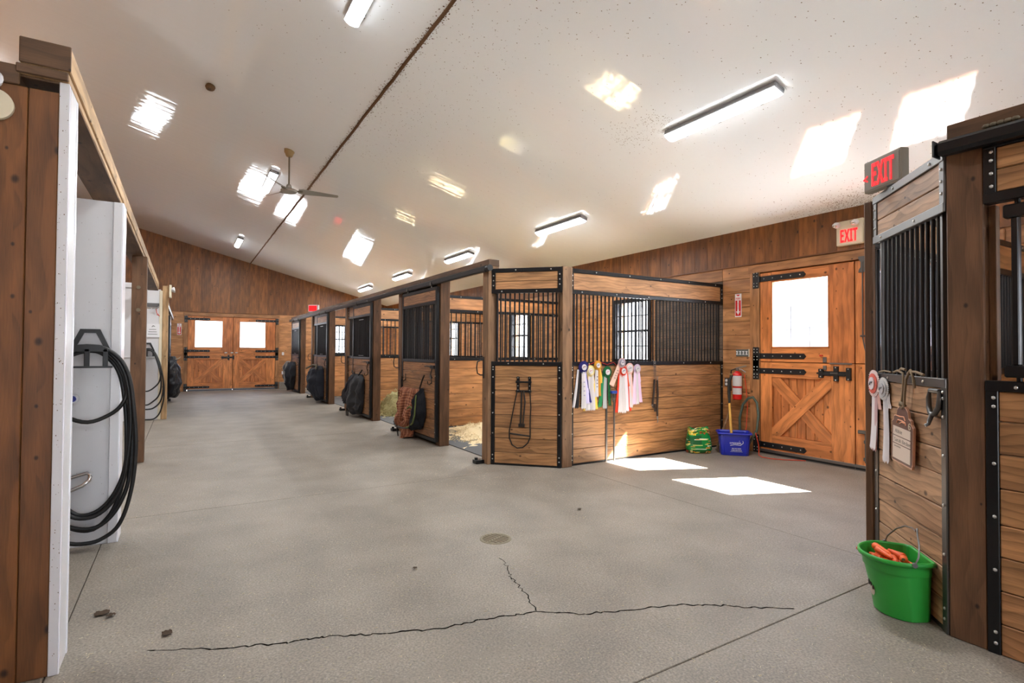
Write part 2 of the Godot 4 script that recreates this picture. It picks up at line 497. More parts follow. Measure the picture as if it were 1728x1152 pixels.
const RWIN := [-7.0, -10.7, -14.4, -18.1, 0.4]
func window(nr: int, at: Vector3, deg: float, label: String, w := 0.86, h := 1.06) -> void:
	var o := struct("window_%d" % nr, label, "window")
	o.position = at; o.rotation_degrees.y = deg
	var g := Geo.new()
	for s in [-1, 1]:
		g.box(Vector3(s * w / 2 - 0.035, -h / 2 - 0.035, -0.14), Vector3(s * w / 2 + 0.035, h / 2 + 0.035, 0.03), 0.004)
		g.box(Vector3(-w / 2, s * h / 2 - 0.035, -0.14), Vector3(w / 2, s * h / 2 + 0.035, 0.03), 0.004)
	build(g, "frame", M.black, o)
	bx(o, "meeting_rail", M.black, Vector3(-w / 2, -0.02, -0.11), Vector3(w / 2, 0.02, -0.06))
	for k in [-0.25, 0.25]: bx(o, "muntin", M.white, Vector3(-w / 2, k * h - 0.008, -0.1), Vector3(w / 2, k * h + 0.008, -0.08))
	for k in [-1, 1]: bx(o, "muntin", M.white, Vector3(k * w / 6 - 0.008, -h / 2, -0.1), Vector3(k * w / 6 + 0.008, h / 2, -0.08))
	bx(o, "pane", M.glass, Vector3(-w / 2, -h / 2, -0.093), Vector3(w / 2, h / 2, -0.088))
	var br := Geo.new(); br.cyl(Vector3(0, -h / 2, 0), Vector3(0, h / 2, 0), 0.009, 8)
	var bm := br.mesh()
	for k in 7: put(bm, "bar", M.bar, o, Vector3((k - 3) * w / 8, 0, 0))
	for k in [-0.25, 0.0, 0.25]: bx(o, "cross_bar", M.bar, Vector3(-w / 2, k * h - 0.008, -0.006), Vector3(w / 2, k * h + 0.008, 0.006))

func shell() -> void:
	# floor: slabs with recessed joints
	var f := struct("floor", "worn beige concrete barn floor in large slabs with fine cracks", "floor")
	bx(f, "subfloor", M.joint, Vector3(LX, -0.3, FZ - 0.3), Vector3(WX + 0.3, -0.012, BZ + 0.3))
	var xs := [LX, -0.475, 3.91, WX]
	var zs := [FZ, -16.0, -12.6, -9.0, -5.31, -1.65, 2.0, BZ]
	for i in 3:
		for j in 7:
			var g := Geo.new(); g.box(Vector3(xs[i] + 0.0025, -0.1, zs[j] + 0.0025), Vector3(xs[i + 1] - 0.0025, 0, zs[j + 1] - 0.0025), 0.003)
			build(g, "slab", M.concrete, f)
	crack(f, [Vector2(-0.12, -2.95), Vector2(0.2, -2.79), Vector2(0.418, -2.703), Vector2(0.58, -2.67), Vector2(0.719, -2.604), Vector2(0.9, -2.53), Vector2(1.098, -2.455), Vector2(1.25, -2.44), Vector2(1.375, -2.414), Vector2(1.592, -2.358), Vector2(1.79, -2.212), Vector2(1.988, -2.139), Vector2(2.25, -2.053), Vector2(2.448, -1.944), Vector2(2.611, -1.808), Vector2(2.79, -1.687)], 0.0075)
	crack(f, [Vector2(1.80, -3.1), Vector2(1.768, -2.949), Vector2(1.70, -2.80), Vector2(1.682, -2.697), Vector2(1.653, -2.537), Vector2(1.599, -2.369)], 0.0045)
	# right wall
	var W := struct("wall_right", "right barn wall of stained pine boards, upper boards upright", "wall")
	var holes := [[-4.54, -2.1, -0.1, 2.46]]
	for z in RWIN: holes.append([z - 0.43, z + 0.43, 1.2, 2.26])
	wall_core(W, true, WX + 0.025, 0.2, FZ - 0.2, BZ + 0.2, 3.25, holes)
	var cours := 0.2
	for c in 13:
		var y0 := c * cours; var y1 := minf(y0 + cours, 2.585)
		for s in intervals(FZ, BZ, holes, y0 + 0.001, y1 - 0.001):
			var a: float = s[0]
			while a < s[1] - 0.01:
				var b := minf(a + 3.66 + (c % 3) * 0.4, s[1])
				for cut in [-6.47, -5.13]:
					if a < cut - 0.05 and b > cut: b = cut; break
				var wm: Material = M.wall[rng.randi() % 4]
				if c >= 6 and c <= 11 and a >= -6.48 and a < -5.2: wm = M.drab  # darker planks in the stretch behind the ribbon panel bars
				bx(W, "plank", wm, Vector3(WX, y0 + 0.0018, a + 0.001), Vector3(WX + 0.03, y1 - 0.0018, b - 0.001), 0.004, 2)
				a = b
	for h in holes.slice(1):   # boards cut short by a window still close round it
		bx(W, "plank", M.wall[0], Vector3(WX, 1.0, h[0]), Vector3(WX + 0.03, 1.2, h[1]), 0.003, 2)
		bx(W, "plank", M.wall[1], Vector3(WX, 2.26, h[0]), Vector3(WX + 0.03, 2.4, h[1]), 0.003, 2)
	var z := FZ
	while z < 3.0:
		var z1 := z + 0.235
		var g := Geo.new(); g.uo = ro()
		g.box(Vector3(WX - 0.012, 2.585, z + 0.001), Vector3(WX + 0.03, 3.1, z1 - 0.001), 0.003, 1)
		build(g, "board", M.upper[rng.randi() % 3], W)
		z = z1
	bx(W, "ledger", M.upper[1], Vector3(WX - 0.02, 2.575, FZ), Vector3(WX + 0.01, 2.592, BZ), 0.002, 2)
	# far wall
	var F := struct("wall_far", "far end barn wall of brown pine boards round the double door", "wall")
	var fh := [[0.08, 2.75, -0.1, 2.5], [4.71 - 0.43, 4.71 + 0.43, 1.24, 2.30], [-2.76 - 0.43, -2.76 + 0.43, 1.24, 2.30]]
	wall_core(F, false, FZ - 0.025, -0.2, LX - 0.2, WX + 0.2, 2.66, fh)
	for c in 13:
		var y0 := c * cours; var y1 := minf(y0 + cours, 2.6)
		for s in intervals(LX, WX, fh, y0 + 0.001, y1 - 0.001):
			bx(F, "plank", M.wall[rng.randi() % 4], Vector3(s[0], y0 + 0.001, FZ - 0.03), Vector3(s[1], y1 - 0.001, FZ), 0.003, 0)
	for h in fh.slice(1):
		bx(F, "plank", M.wall[0], Vector3(h[0], 1.0, FZ - 0.03), Vector3(h[1], 1.24, FZ), 0.003, 0)
		bx(F, "plank", M.wall[1], Vector3(h[0], 2.30, FZ - 0.03), Vector3(h[1], 2.4, FZ), 0.003, 0)
	var cg := Geo.new()
	cg.hexa([Vector3(LX - 0.2, 2.64, FZ - 0.03), Vector3(WX + 0.2, 2.64, FZ - 0.03), Vector3(WX + 0.2, 2.64, FZ - 0.225), Vector3(LX - 0.2, 2.64, FZ - 0.225)],
		[Vector3(LX - 0.2, ceil_y(LX) + 0.1, FZ - 0.03), Vector3(WX + 0.2, ceil_y(WX) + 0.1, FZ - 0.03), Vector3(WX + 0.2, ceil_y(WX) + 0.1, FZ - 0.225), Vector3(LX - 0.2, ceil_y(LX) + 0.1, FZ - 0.225)])
	build(cg, "gable_core", M.upper[1], F)
	var x := LX
	while x < WX:
		var x1 := minf(x + 0.29, WX)
		var g := Geo.new(); g.uo = ro()
		var a := x + 0.0015; var b := x1 - 0.0015
		g.hexa([Vector3(a, 2.585, FZ + 0.012), Vector3(b, 2.585, FZ + 0.012), Vector3(b, 2.585, FZ - 0.03), Vector3(a, 2.585, FZ - 0.03)],
			[Vector3(a, ceil_y(a) + 0.02, FZ + 0.012), Vector3(b, ceil_y(b) + 0.02, FZ + 0.012), Vector3(b, ceil_y(b) + 0.02, FZ - 0.03), Vector3(a, ceil_y(a) + 0.02, FZ - 0.03)])
		build(g, "board", M.upper[rng.randi() % 3], F)
		x = x1
	# left and back walls, never in view
	var L := struct("wall_left", "left barn wall behind the wash bays", "wall")
	bx(L, "wall_core", M.wall[1], Vector3(LX - 0.2, -0.1, FZ - 0.2), Vector3(LX, ceil_y(LX) + 0.2, BZ + 0.2))
	var B := struct("wall_back", "barn wall behind the camera", "wall")
	wall_core(B, false, BZ, 0.2, LX - 0.2, WX + 0.2, 6.3, [[0.05, 2.75, -0.1, 2.6]])  # the unseen open doorway is added to let daylight in
	for i in 5: window(i + 1, Vector3(WX, 1.73, RWIN[i]), -90, ["barred window in the right wall behind the ribbon panel", "barred window in the right wall of the second stall", "barred window in the right wall of the third stall", "barred window in the right wall of the last stall", "barred window in the near right stall"][i])
	window(6, Vector3(4.71, 1.77, FZ), 0, "barred window in the far wall behind the last stall")
	window(7, Vector3(-2.76, 1.77, FZ), 0, "barred window in the far wall left of the double door")

func crack(parent: Node, pts: Array, w: float) -> void:
	var g := Geo.new()
	var P := []
	for i in pts.size() - 1:
		for k in 9:
			var t := k / 9.0
			P.append(pts[i].lerp(pts[i + 1], t) + Vector2(rng.randf() - 0.5, rng.randf() - 0.5) * 0.022)
	P.append(pts[-1])
	for i in P.size() - 1:
		var d: Vector2 = (P[i + 1] - P[i]).normalized().orthogonal()
		var w0 := w * (0.25 + 0.5 * rng.randf()) * minf(1.0, i / 12.0 + 0.15); var w1 := w * (0.25 + 0.5 * rng.randf())
		var a: Vector2 = P[i] - d * w0; var b: Vector2 = P[i + 1] - d * w1; var c: Vector2 = P[i + 1] + d * w1; var q: Vector2 = P[i] + d * w0
		g.quad(Vector3(a.x, 0.0012, a.y), Vector3(q.x, 0.0012, q.y), Vector3(c.x, 0.0012, c.y), Vector3(b.x, 0.0012, b.y))
	# a crack is a dark groove: its faces look up
	for i in g.n.size(): g.n[i] = Vector3.UP
	build(g, "crack", M.crack, parent)

func ceiling() -> void:
	var c := struct("ceiling", "glossy off-white sloped ceiling panels flecked with dirt", "ceiling")
	var nz := FastNoiseLite.new(); nz.seed = 77; nz.frequency = 1.0; nz.fractal_octaves = 1
	for st in [[1.922, WX + 0.25], [LX - 0.2, 1.898]]:
		var g := Geo.new()
		var x0: float = st[0]; var x1: float = st[1]
		var dz := 0.03
		var n := int((BZ + 0.4 - FZ + 0.4) / dz)
		var hs := []
		for i in n + 1:
			var zz := FZ - 0.4 + i * dz
			hs.append(0.00028 * nz.get_noise_2d(zz * 6.0, 3.0) + 0.0005 * nz.get_noise_2d(zz * 15.0, 9.0))
		for i in n:
			var za := FZ - 0.4 + i * dz; var zb := za + dz
			var na := Vector3(-SL, -1, (hs[mini(i + 1, n)] - hs[maxi(i - 1, 0)]) / (2 * dz)).normalized()
			var nb := Vector3(-SL, -1, (hs[mini(i + 2, n)] - hs[i]) / (2 * dz)).normalized()
			var A := Vector3(x0, ceil_y(x0) + hs[i], za); var B := Vector3(x1, ceil_y(x1) + hs[i], za)
			var C := Vector3(x1, ceil_y(x1) + hs[i + 1], zb); var D := Vector3(x0, ceil_y(x0) + hs[i + 1], zb)
			g.squad(A, B, C, D, na, na, nb, nb)
		build(g, "ceiling_panel", M.ceiling, c)
	var k := Geo.new()
	k.hexa([Vector3(LX - 0.3, ceil_y(LX - 0.3) + 0.01, BZ + 0.4), Vector3(WX + 0.3, ceil_y(WX + 0.3) + 0.01, BZ + 0.4), Vector3(WX + 0.3, ceil_y(WX + 0.3) + 0.01, FZ - 0.4), Vector3(LX - 0.3, ceil_y(LX - 0.3) + 0.01, FZ - 0.4)],
		[Vector3(LX - 0.3, ceil_y(LX - 0.3) + 0.2, BZ + 0.4), Vector3(WX + 0.3, ceil_y(WX + 0.3) + 0.2, BZ + 0.4), Vector3(WX + 0.3, ceil_y(WX + 0.3) + 0.2, FZ - 0.4), Vector3(LX - 0.3, ceil_y(LX - 0.3) + 0.2, FZ - 0.4)])
	build(k, "roof_deck", M.rust, c)
	# rusty seam, with the dirt that clings to it
	var P := []
	for i in 120:
		var zz := lerpf(BZ, FZ, i / 119.0)
		P.append(Vector3(1.91 + rng.randf_range(-0.004, 0.004), ceil_y(1.91) - 0.002, zz))
	var sg := Geo.new(); sg.tube(P, 0.019, 6)
	build(sg, "seam_strip", M.rust, c)
	var sp := Geo.new(); sp.ball(Vector3.ZERO, Vector3(1, 0.35, 1), 6)
	var L := []
	for i in 9500:
		var r := rng.randf(); var xx: float; var zz: float; var s := rng.randf_range(0.002, 0.0055)
		if r < 0.36: zz = rng.randf_range(-15, 0); xx = 1.91 + rng.randfn(0, 0.028); s *= 1.5
		elif r < 0.50: zz = rng.randf_range(-8, 0.5); xx = 1.91 + absf(rng.randfn(0, 0.6))
		elif r < 0.62: zz = rng.randfn(-3.1, 0.5); xx = WX - absf(rng.randfn(0, 0.22)); s *= 1.3
		elif r < 0.66: zz = rng.randf_range(-4.6, -3.8); xx = rng.randfn(4.2, 0.16)
		else: xx = rng.randf_range(0.2, WX); zz = -rng.randf() * rng.randf() * 9.0
		if xx > WX - 0.02 or zz < FZ: continue
		L.append(Transform3D(Basis(Vector3.UP, rng.randf() * TAU).scaled(Vector3(s * rng.randf_range(0.6, 1.8), s * 0.5, s)), Vector3(xx, ceil_y(xx) - 0.0005, zz)))
	scatter("fly_specks", sp.mesh(), M.rust, L, c)
	# mud nest
	var n := thing("mud_nest", "small brown mud nest stuck to the ceiling left of the fan", "nest", Vector3(0.242, 4.752, -7.915))
	var ng := Geo.new(); ng.ball(Vector3(0, -0.012, 0), Vector3(0.06, 0.04, 0.095), 12)
	build(ng, "mud", M.rust, n)
	var nr := Geo.new(); nr.tube([Vector3(-0.01, -0.045, 0.03), Vector3(-0.012, -0.052, 0.035)], 0.022, 8)
	build(nr, "opening", M.crack, n)

func outside() -> void:
	var gm := mat(Color(0.69, 0.70, 0.71), 0.9)
	var o := struct("ground", "bright open yard outside the barn", "ground")
	var g := Geo.new()
	g.quad(Vector3(WX + 0.2, -0.12, 60), Vector3(90, -0.12, 60), Vector3(90, -0.12, -90), Vector3(WX + 0.2, -0.12, -90))
	g.quad(Vector3(-90, -0.12, FZ - 0.2), Vector3(WX + 0.2, -0.12, FZ - 0.2), Vector3(WX + 0.2, -0.12, -90), Vector3(-90, -0.12, -90))
	g.quad(Vector3(-90, -0.12, 60), Vector3(WX + 0.2, -0.12, 60), Vector3(WX + 0.2, -0.12, BZ + 0.2), Vector3(-90, -0.12, BZ + 0.2))
	build(g, "yard", gm, o)
	# a shed seen through the side door
	var s := thing("shed", "pale shed with a pitched roof outside the side door window", "shed", Vector3(38, -0.12, -17.5), -35)
	var sb := Geo.new(); sb.box(Vector3(-6, 0, -5), Vector3(6, 3.0, 5), 0.03)
	build(sb, "shed_wall", mat(Color(0.52, 0.52, 0.56), 0.8), s)
	var rf := Geo.new(); rf.prism(PackedVector2Array([Vector2(-6.6, 2.9), Vector2(6.6, 2.9), Vector2(0, 6.6)]), -5.5, 5.5)
	build(rf, "shed_roof", mat(Color(0.17, 0.17, 0.21), 0.8), s)
	# rail fence beyond the far door
	var fe := thing("rail_fence", "pale rail fence in the yard beyond the far double door", "fence", Vector3(1.4, -0.12, -36))
	for i in 9: bx(fe, "post", gm, Vector3(-7 + i * 2.0 - 0.06, 0, -0.06), Vector3(-7 + i * 2.0 + 0.06, 1.5, 0.06), 0.01)
	for y in [0.6, 1.3]: bx(fe, "rail", gm, Vector3(-7, y, -0.02), Vector3(9, y + 0.12, 0.02), 0.01)

# ------------------------------------------------------------------ stall parts
func rivets(parent: Node, pts: Array, r := 0.009) -> void:
	var g := Geo.new()
	for p in pts: g.ball(p, Vector3(r, r, r * 0.7), 6)
	stuff(build(g, "bolt_heads", M.bolt, parent))

func boards(parent: Node, mats: Array, x0: float, x1: float, y0: float, y1: float, n: int, z0: float, z1: float, lengths := 1) -> void:
	var ys := [y0]
	for i in range(1, n): ys.append(lerpf(y0, y1, float(i) / n) + rng.randf_range(-0.012, 0.012))
	ys.append(y1)
	for i in n:
		bx(parent, "plank", mats[rng.randi() % mats.size()], Vector3(x0, ys[i] + 0.0022, z0), Vector3(x1, ys[i + 1] - 0.0022, z1 + rng.randf_range(-0.0015, 0.0015)), 0.004, 0)

func bars(parent: Node, x0: float, x1: float, y0: float, y1: float, n: int, z: float, r := 0.0105) -> void:
	var g := Geo.new(); g.cyl(Vector3(0, y0, 0), Vector3(0, y1, 0), r, 10)
	var m := g.mesh()
	for i in n: put(m, "bar", M.bar, parent, Vector3(lerpf(x0, x1, (i + 0.5) / n), 0, z))

# a fixed stall panel in its own frame: x along, y up, the front at z = 0
func grille_panel(o: Node3D, w: float, nb: int, mats: Array, frame: Material, seam := -1.0, tops := 2, back := true, low_n := 8) -> void:
	var b := 0.046
	var f := Geo.new()
	for x in [0.0, w - b]:
		f.box(Vector3(x, 0.0, -0.045), Vector3(x + b, 1.235, 0.006), 0.003)
		f.box(Vector3(x, 2.055, -0.045), Vector3(x + b, 2.355, 0.006), 0.003)
	for y in [1.19, 2.055, 2.308]: f.box(Vector3(0, y, -0.045), Vector3(w, y + 0.047, 0.010), 0.003)
	f.box(Vector3(0, 0.0, -0.04), Vector3(w, 0.02, -0.002))
	for x in [0.055, w - 0.075]: f.box(Vector3(x, 1.23, -0.032), Vector3(x + 0.02, 2.06, -0.012))
	build(f, "frame", frame, o)
	if seam > 0:
		boards(o, mats, b, seam - 0.014, 0.02, 1.19, low_n - 1, -0.04, 0.0)
		boards(o, mats, seam + 0.014, w - b, 0.02, 1.19, low_n, -0.04, 0.0)
		bx(o, "joint_channel", M.grey_steel, Vector3(seam - 0.015, 0.0, -0.04), Vector3(seam + 0.015, 1.19, 0.008), 0.003)
	else: boards(o, mats, b, w - b, 0.02, 1.19, low_n, -0.04, 0.0)
	boards(o, mats, b, w - b, 2.10, 2.31, tops, -0.04, 0.0)
	bars(o, 0.08, w - 0.08, 1.235, 2.06, nb, -0.022)
	var P := []
	for x in [0.5 * b, w - 0.5 * b]:
		for y in [0.07, 0.12, 0.38, 0.62, 0.86, 1.05, 1.14, 1.17, 2.15, 2.21, 2.27]: P.append(Vector3(x, y, 0.007))
	var k := maxi(2, int(w / 0.5))
	for i in k:
		P.append(Vector3(w * (i + 0.5) / k, 1.213, 0.011)); P.append(Vector3(w * (i + 0.3) / k, 2.078, 0.011)); P.append(Vector3(w * (i + 0.7) / k, 2.331, 0.011))
	rivets(o, P)
	if back: bx(o, "backing", mats[0], Vector3(b, 0.02, -0.075), Vector3(w - b, 1.19, -0.042))

func post(label: String, lo: Vector3, hi: Vector3, m: Material) -> void:
	var g := Geo.new(); g.uo = ro(); g.box(lo, hi, 0.005, 1)
	var o := build(g, numbered("timber_post"), m, self)
	tag(o, label, "post", "")

const ROW_N := [-7.1, -10.28, -14.0, -17.85]
const ROW_F := [-8.73, -12.3, -16.12, -19.5]
const ROW_D := [-8.52, -11.56, -15.2, -19.15]
const NTH := ["first", "second", "third", "last"]

func stall_row() -> void:
	var PX0 := 3.125; var PX1 := 3.27
	post("brown timber post at the near corner of the stall row beside the angled panel", Vector3(PX0, 0, -5.835), Vector3(PX1, 2.39, -5.69), M.post_pale)
	for i in 4:
		post("brown timber post at the near end of the sliding door of the %s stall" % NTH[i], Vector3(PX0, 0, ROW_N[i] - 0.14), Vector3(PX1, 2.39, ROW_N[i]), M.post)
		post("narrow brown timber post past the sliding door of the %s stall" % NTH[i], Vector3(PX0, 0, ROW_F[i] - 0.145), Vector3(PX1, 2.39, ROW_F[i]), M.post)
		# fixed panel behind the sliding door
		var z1: float = ROW_N[i] - 0.14; var z0: float = ROW_F[i]
		var o := thing("stall_screen", "fixed stall front with black bars behind the sliding door of the %s stall" % NTH[i], "stall panel", Vector3(3.165, 0, z0), -90, "fixed fronts of the stall row")
		grille_panel(o, z1 - z0, 21, M.stall, M.black, -1.0, 1, false)
		sliding_door(i, Vector3(3.085, 0, ROW_D[i]), ROW_N[i] - 0.01 - ROW_D[i])
		# partition towards the next stall
		if i < 3:
			var q := thing("stall_partition", "board and bar partition inside the row past the %s stall" % NTH[i], "stall partition", Vector3(3.275, 0, ROW_F[i] - 0.05), 0, "partitions between the row stalls")
			grille_panel(q, WX - 3.28, 34, M.wall, M.black, -1.0, 1, true)
		# floor mat and bedding
		var z_far: float = ROW_F[i] - 0.06 if i < 3 else FZ + 0.02
		var z_near: float = -5.75 if i == 0 else ROW_F[i - 1] - 0.14
		var fm := thing("stall_mat", "grey rubber mat covering the floor of the %s stall" % NTH[i], "floor mat", Vector3(3.3, 0, z_far), 0, "rubber mats in the stalls")
		if i == 0:
			var mg := Geo.new(); mg.prism(PackedVector2Array([Vector2(0.0, 5.75), Vector2(0.62, 5.2), Vector2(3.4, 5.2), Vector2(3.4, -z_far), Vector2(0.0, -z_far)]), 0.0, 0.012)
			var mi := build(mg, "rubber", M.mat_grey, fm); mi.rotation_degrees.x = -90; mi.position.z = -z_far
		else: bx(fm, "rubber", M.mat_grey, Vector3(0, 0, 0), Vector3(3.4, 0.012, z_near - z_far), 0.003)
	# header beam with the door track below it
	var hb := Geo.new(); hb.uo = ro(); hb.box(Vector3(3.13, 2.39, -19.7), Vector3(3.275, 2.472, -5.69), 0.004, 2)
	tag(build(hb, "header_beam", M.beam, self), "long brown header beam over the row of stall doors", "beam")
	var tr := thing("door_track", "long black steel door track under the header of the stall row", "track", Vector3(3.10, 2.355, 0))
	var tg := Geo.new(); tg.box(Vector3(-0.032, -0.04, -19.75), Vector3(0.026, 0.035, -5.68), 0.012)
	build(tg, "rail", M.black, tr)
	var te := Geo.new(); te.cyl(Vector3(-0.003, -0.002, -5.675), Vector3(-0.003, -0.002, -5.60), 0.038, 14)
	build(te, "end_stop", M.iron, tr)
	# bedding
	bedding("wood_shavings", "pale heap of wood shavings over the back of the first stall", Vector3(5.25, 0.012, -7.75), Vector2(1.75, 1.35), 0.24, M.straw, 5200, 31, WX - 0.03, -8.68, -5.4)
	bedding("hay_pile", "loose pale green hay heaped just inside the second stall", Vector3(4.3, 0.012, -11.35), Vector2(0.95, 0.8), 0.46, M.hay, 3600, 32, WX - 0.03, -12.2, -8.95)
	bedding("wood_shavings", "pale wood shavings under the window of the second stall", Vector3(5.75, 0.012, -10.2), Vector2(0.92, 1.2), 0.12, M.straw, 2200, 35, WX - 0.03, -10.85, -8.95)
	bedding("straw_bedding", "low straw bedding on the floor of the third stall", Vector3(5.2, 0.012, -14.3), Vector2(1.45, 1.55), 0.2, M.straw, 2600, 33, WX - 0.03, -16.1, -12.5)
	bedding("straw_bedding", "straw bedding seen in the doorway of the last stall", Vector3(5.1, 0.012, -18.3), Vector2(1.5, 1.7), 0.35, M.straw, 2400, 34, WX - 0.03, FZ + 0.03, -16.3)
	# pull handles and floor guides beside the openings
	for i in 5:
		var zz: float = [-5.80, -8.84, -12.41, -16.23, -19.62][i]
		if i == 4: continue
		var who: String = ["near corner post", "post between the first and second stall", "post between the second and third stall", "post between the third and last stall"][i]
		var h := thing("pull_handle", "black U-shaped pull handle on the %s" % who, "handle", Vector3(PX0, 1.16, zz), 0, "pull handles on the stall posts")
		var hg := Geo.new(); hg.tube([Vector3(0, 0.09, 0), Vector3(-0.04, 0.09, -0.01), Vector3(-0.075, 0.07, -0.02), Vector3(-0.085, 0.0, -0.022), Vector3(-0.075, -0.07, -0.02), Vector3(-0.04, -0.09, -0.01), Vector3(0, -0.09, 0)], 0.008, 8)
		build(hg, "grip", M.black, h)
		bx(h, "plate", M.black, Vector3(-0.006, -0.13, -0.016), Vector3(0.0, 0.13, 0.016), 0.002)
		var fg := thing("floor_guide", "small black door guide at the foot of the %s" % who, "door guide", Vector3(PX0, 0, zz - 0.02), 0, "door guides on the floor")
		bx(fg, "bracket", M.black, Vector3(-0.11, 0.0, -0.05), Vector3(0.0, 0.045, 0.05), 0.004)
		var fr := Geo.new(); fr.cyl(Vector3(-0.085, 0.045, 0), Vector3(-0.085, 0.075, 0), 0.02, 10); build(fr, "roller", M.black, fg)

func bedding(called: String, label: String, at: Vector3, r: Vector2, h: float, m: Material, n: int, sd: int, x1 := WX - 0.03, z0 := -99.0, z1 := 0.0) -> void:
	var o := thing(called, label, "bedding", at)
	var nz := FastNoiseLite.new(); nz.seed = sd; nz.frequency = 2.2
	var fine := FastNoiseLite.new(); fine.seed = sd + 5; fine.frequency = 11.0
	var P := []
	var height := func(x: float, z: float) -> float:
		var q := Vector2(x / r.x, z / r.y).length() + 0.25 * nz.get_noise_2d(x, z)
		return maxf(0.0, h * (1.0 - smoothstep(0.15, 1.0, q)) * (1.0 + 0.4 * nz.get_noise_2d(x * 1.7, z * 1.7)) + 0.02 * fine.get_noise_2d(x, z)) - 0.006
	for i in 31:
		var row := []
		for j in 31:
			var x := (j / 30.0 * 2 - 1) * r.x * 1.1; var z := (1 - i / 30.0 * 2) * r.y * 1.1
			row.append(Vector3(minf(x, x1 - at.x), height.call(x, z), clampf(z, z0 - at.z, z1 - at.z)))
		P.append(row)
	var g := Geo.new(); g.grid(P)
	build(g, "heap", m, o)
	var b := Geo.new(); b.box(Vector3(-1, -0.3, -0.05), Vector3(1, 0.3, 0.05))
	var L := []
	for i in n:
		var a := rng.randf() * TAU; var q := sqrt(rng.randf()) * 1.08
		var x := cos(a) * r.x * q; var z := sin(a) * r.y * q
		if x > x1 - at.x - 0.03 or z < z0 - at.z + 0.03 or z > z1 - at.z - 0.03: continue
		if height.call(x, z) < -0.008: continue
		var s := rng.randf_range(0.012, 0.045) if h < 0.4 else rng.randf_range(0.03, 0.1)
		var bs := Basis(Vector3.UP, rng.randf() * TAU) * Basis(Vector3.BACK, rng.randfn(0, 0.5)) * Basis.from_scale(Vector3(s, 0.006, 0.05 if h < 0.4 else 0.07))
		L.append(Transform3D(bs, Vector3(x, height.call(x, z) + 0.006, z)))
	scatter("stalks", b.mesh(), m, L, o)

func sliding_door(i: int, at: Vector3, w: float) -> void:
	var who: String = NTH[i]
	var o := thing("sliding_door", "sliding stall door with black bars and brown boards, open on the %s stall" % who, "stall door", at, -90, "sliding doors of the stall row")
	var f := Geo.new()
	var b := 0.05; var y0 := 0.06; var y1 := 2.28
	for x in [0.0, w - b]: f.box(Vector3(x, y0, -0.022), Vector3(x + b, y1, 0.022), 0.004)
	for y in [y0, 1.185, 2.035, y1 - 0.045]: f.box(Vector3(b, y, -0.022), Vector3(w - b, y + 0.045, 0.022), 0.004)
	build(f, "frame", M.black, o)
	boards(o, M.stall, b, w - b, y0 + 0.045, 1.185, 8, -0.018, 0.016)
	boards(o, M.stall, b, w - b, 2.08, y1 - 0.045, 1, -0.018, 0.016)
	bars(o, b + 0.01, w - b - 0.01, 1.23, 2.04, 17, 0.0)
	for x in [0.22, w - 0.22]:
		var hg := Geo.new(); hg.box(Vector3(x - 0.02, y1 - 0.02, 0.0), Vector3(x + 0.02, y1 + 0.06, 0.012), 0.003); hg.cyl(Vector3(x, y1 + 0.055, -0.01), Vector3(x, y1 + 0.055, 0.03), 0.028, 12)
		build(hg, "hanger", M.grey_steel, o)
	# latch near the front stile
	var lt := Geo.new()
	lt.box(Vector3(w - 0.20, 1.10, 0.016), Vector3(w - 0.06, 1.15, 0.036), 0.004); lt.tube([Vector3(w - 0.15, 1.125, 0.03), Vector3(w - 0.25, 1.14, 0.06), Vector3(w - 0.33, 1.13, 0.06)], 0.008, 8)
	lt.tube([Vector3(w - 0.13, 1.10, 0.03), Vector3(w - 0.14, 1.02, 0.045), Vector3(w - 0.11, 0.96, 0.04), Vector3(w - 0.09, 0.98, 0.04)], 0.007, 8)
	build(lt, "latch", M.black, o)
	if i == 0:
		var ds := Geo.new(); ds.cyl(Vector3(w - 0.20, 0.985, 0.016), Vector3(w - 0.20, 0.985, 0.022), 0.035, 16); build(ds, "round_tag", M.galv, o)
	for x in [0.17, w - 0.17]:
		var hk := Geo.new(); hk.box(Vector3(x - 0.012, 0.88, 0.016), Vector3(x + 0.012, 0.99, 0.022), 0.002); hk.tube([Vector3(x, 0.90, 0.02), Vector3(x, 0.87, 0.05), Vector3(x, 0.88, 0.075), Vector3(x, 0.92, 0.08)], 0.006, 6)
		build(hk, "hook", M.black, o)
	if i > 0:
		bx(o, "upper_strip", M.galv, Vector3(w * 0.38, 1.975, 0.012), Vector3(w * 0.62, 1.99, 0.024), 0.002)
		bx(o, "lower_strip", M.galv, Vector3(w * 0.36, 1.25, 0.012), Vector3(w * 0.62, 1.262, 0.024), 0.002)
	rivets(o, [Vector3(w - 0.025, 0.2, 0.023), Vector3(w - 0.025, 0.6, 0.023), Vector3(w - 0.025, 1.0, 0.023), Vector3(0.025, 0.2, 0.023), Vector3(0.025, 0.6, 0.023)], 0.008)
	# what hangs on it
	var spec: Array = [
		["plaid_blanket", "brown plaid horse blanket hanging on the nearest sliding stall door", "plaid"],
		["stable_rug", "charcoal grey horse rug hanging on the second sliding stall door", "charcoal"],
		["stable_rug", "navy blue horse rug hanging on the third sliding stall door", "navy"],
		["stable_rug", "dark horse rug with a pale edge hanging on the farthest sliding door", "slate"]][i]
	var Z := Transform3D(Basis(Vector3.UP, deg_to_rad(-90)), at)
	blanket(spec, Z, w)

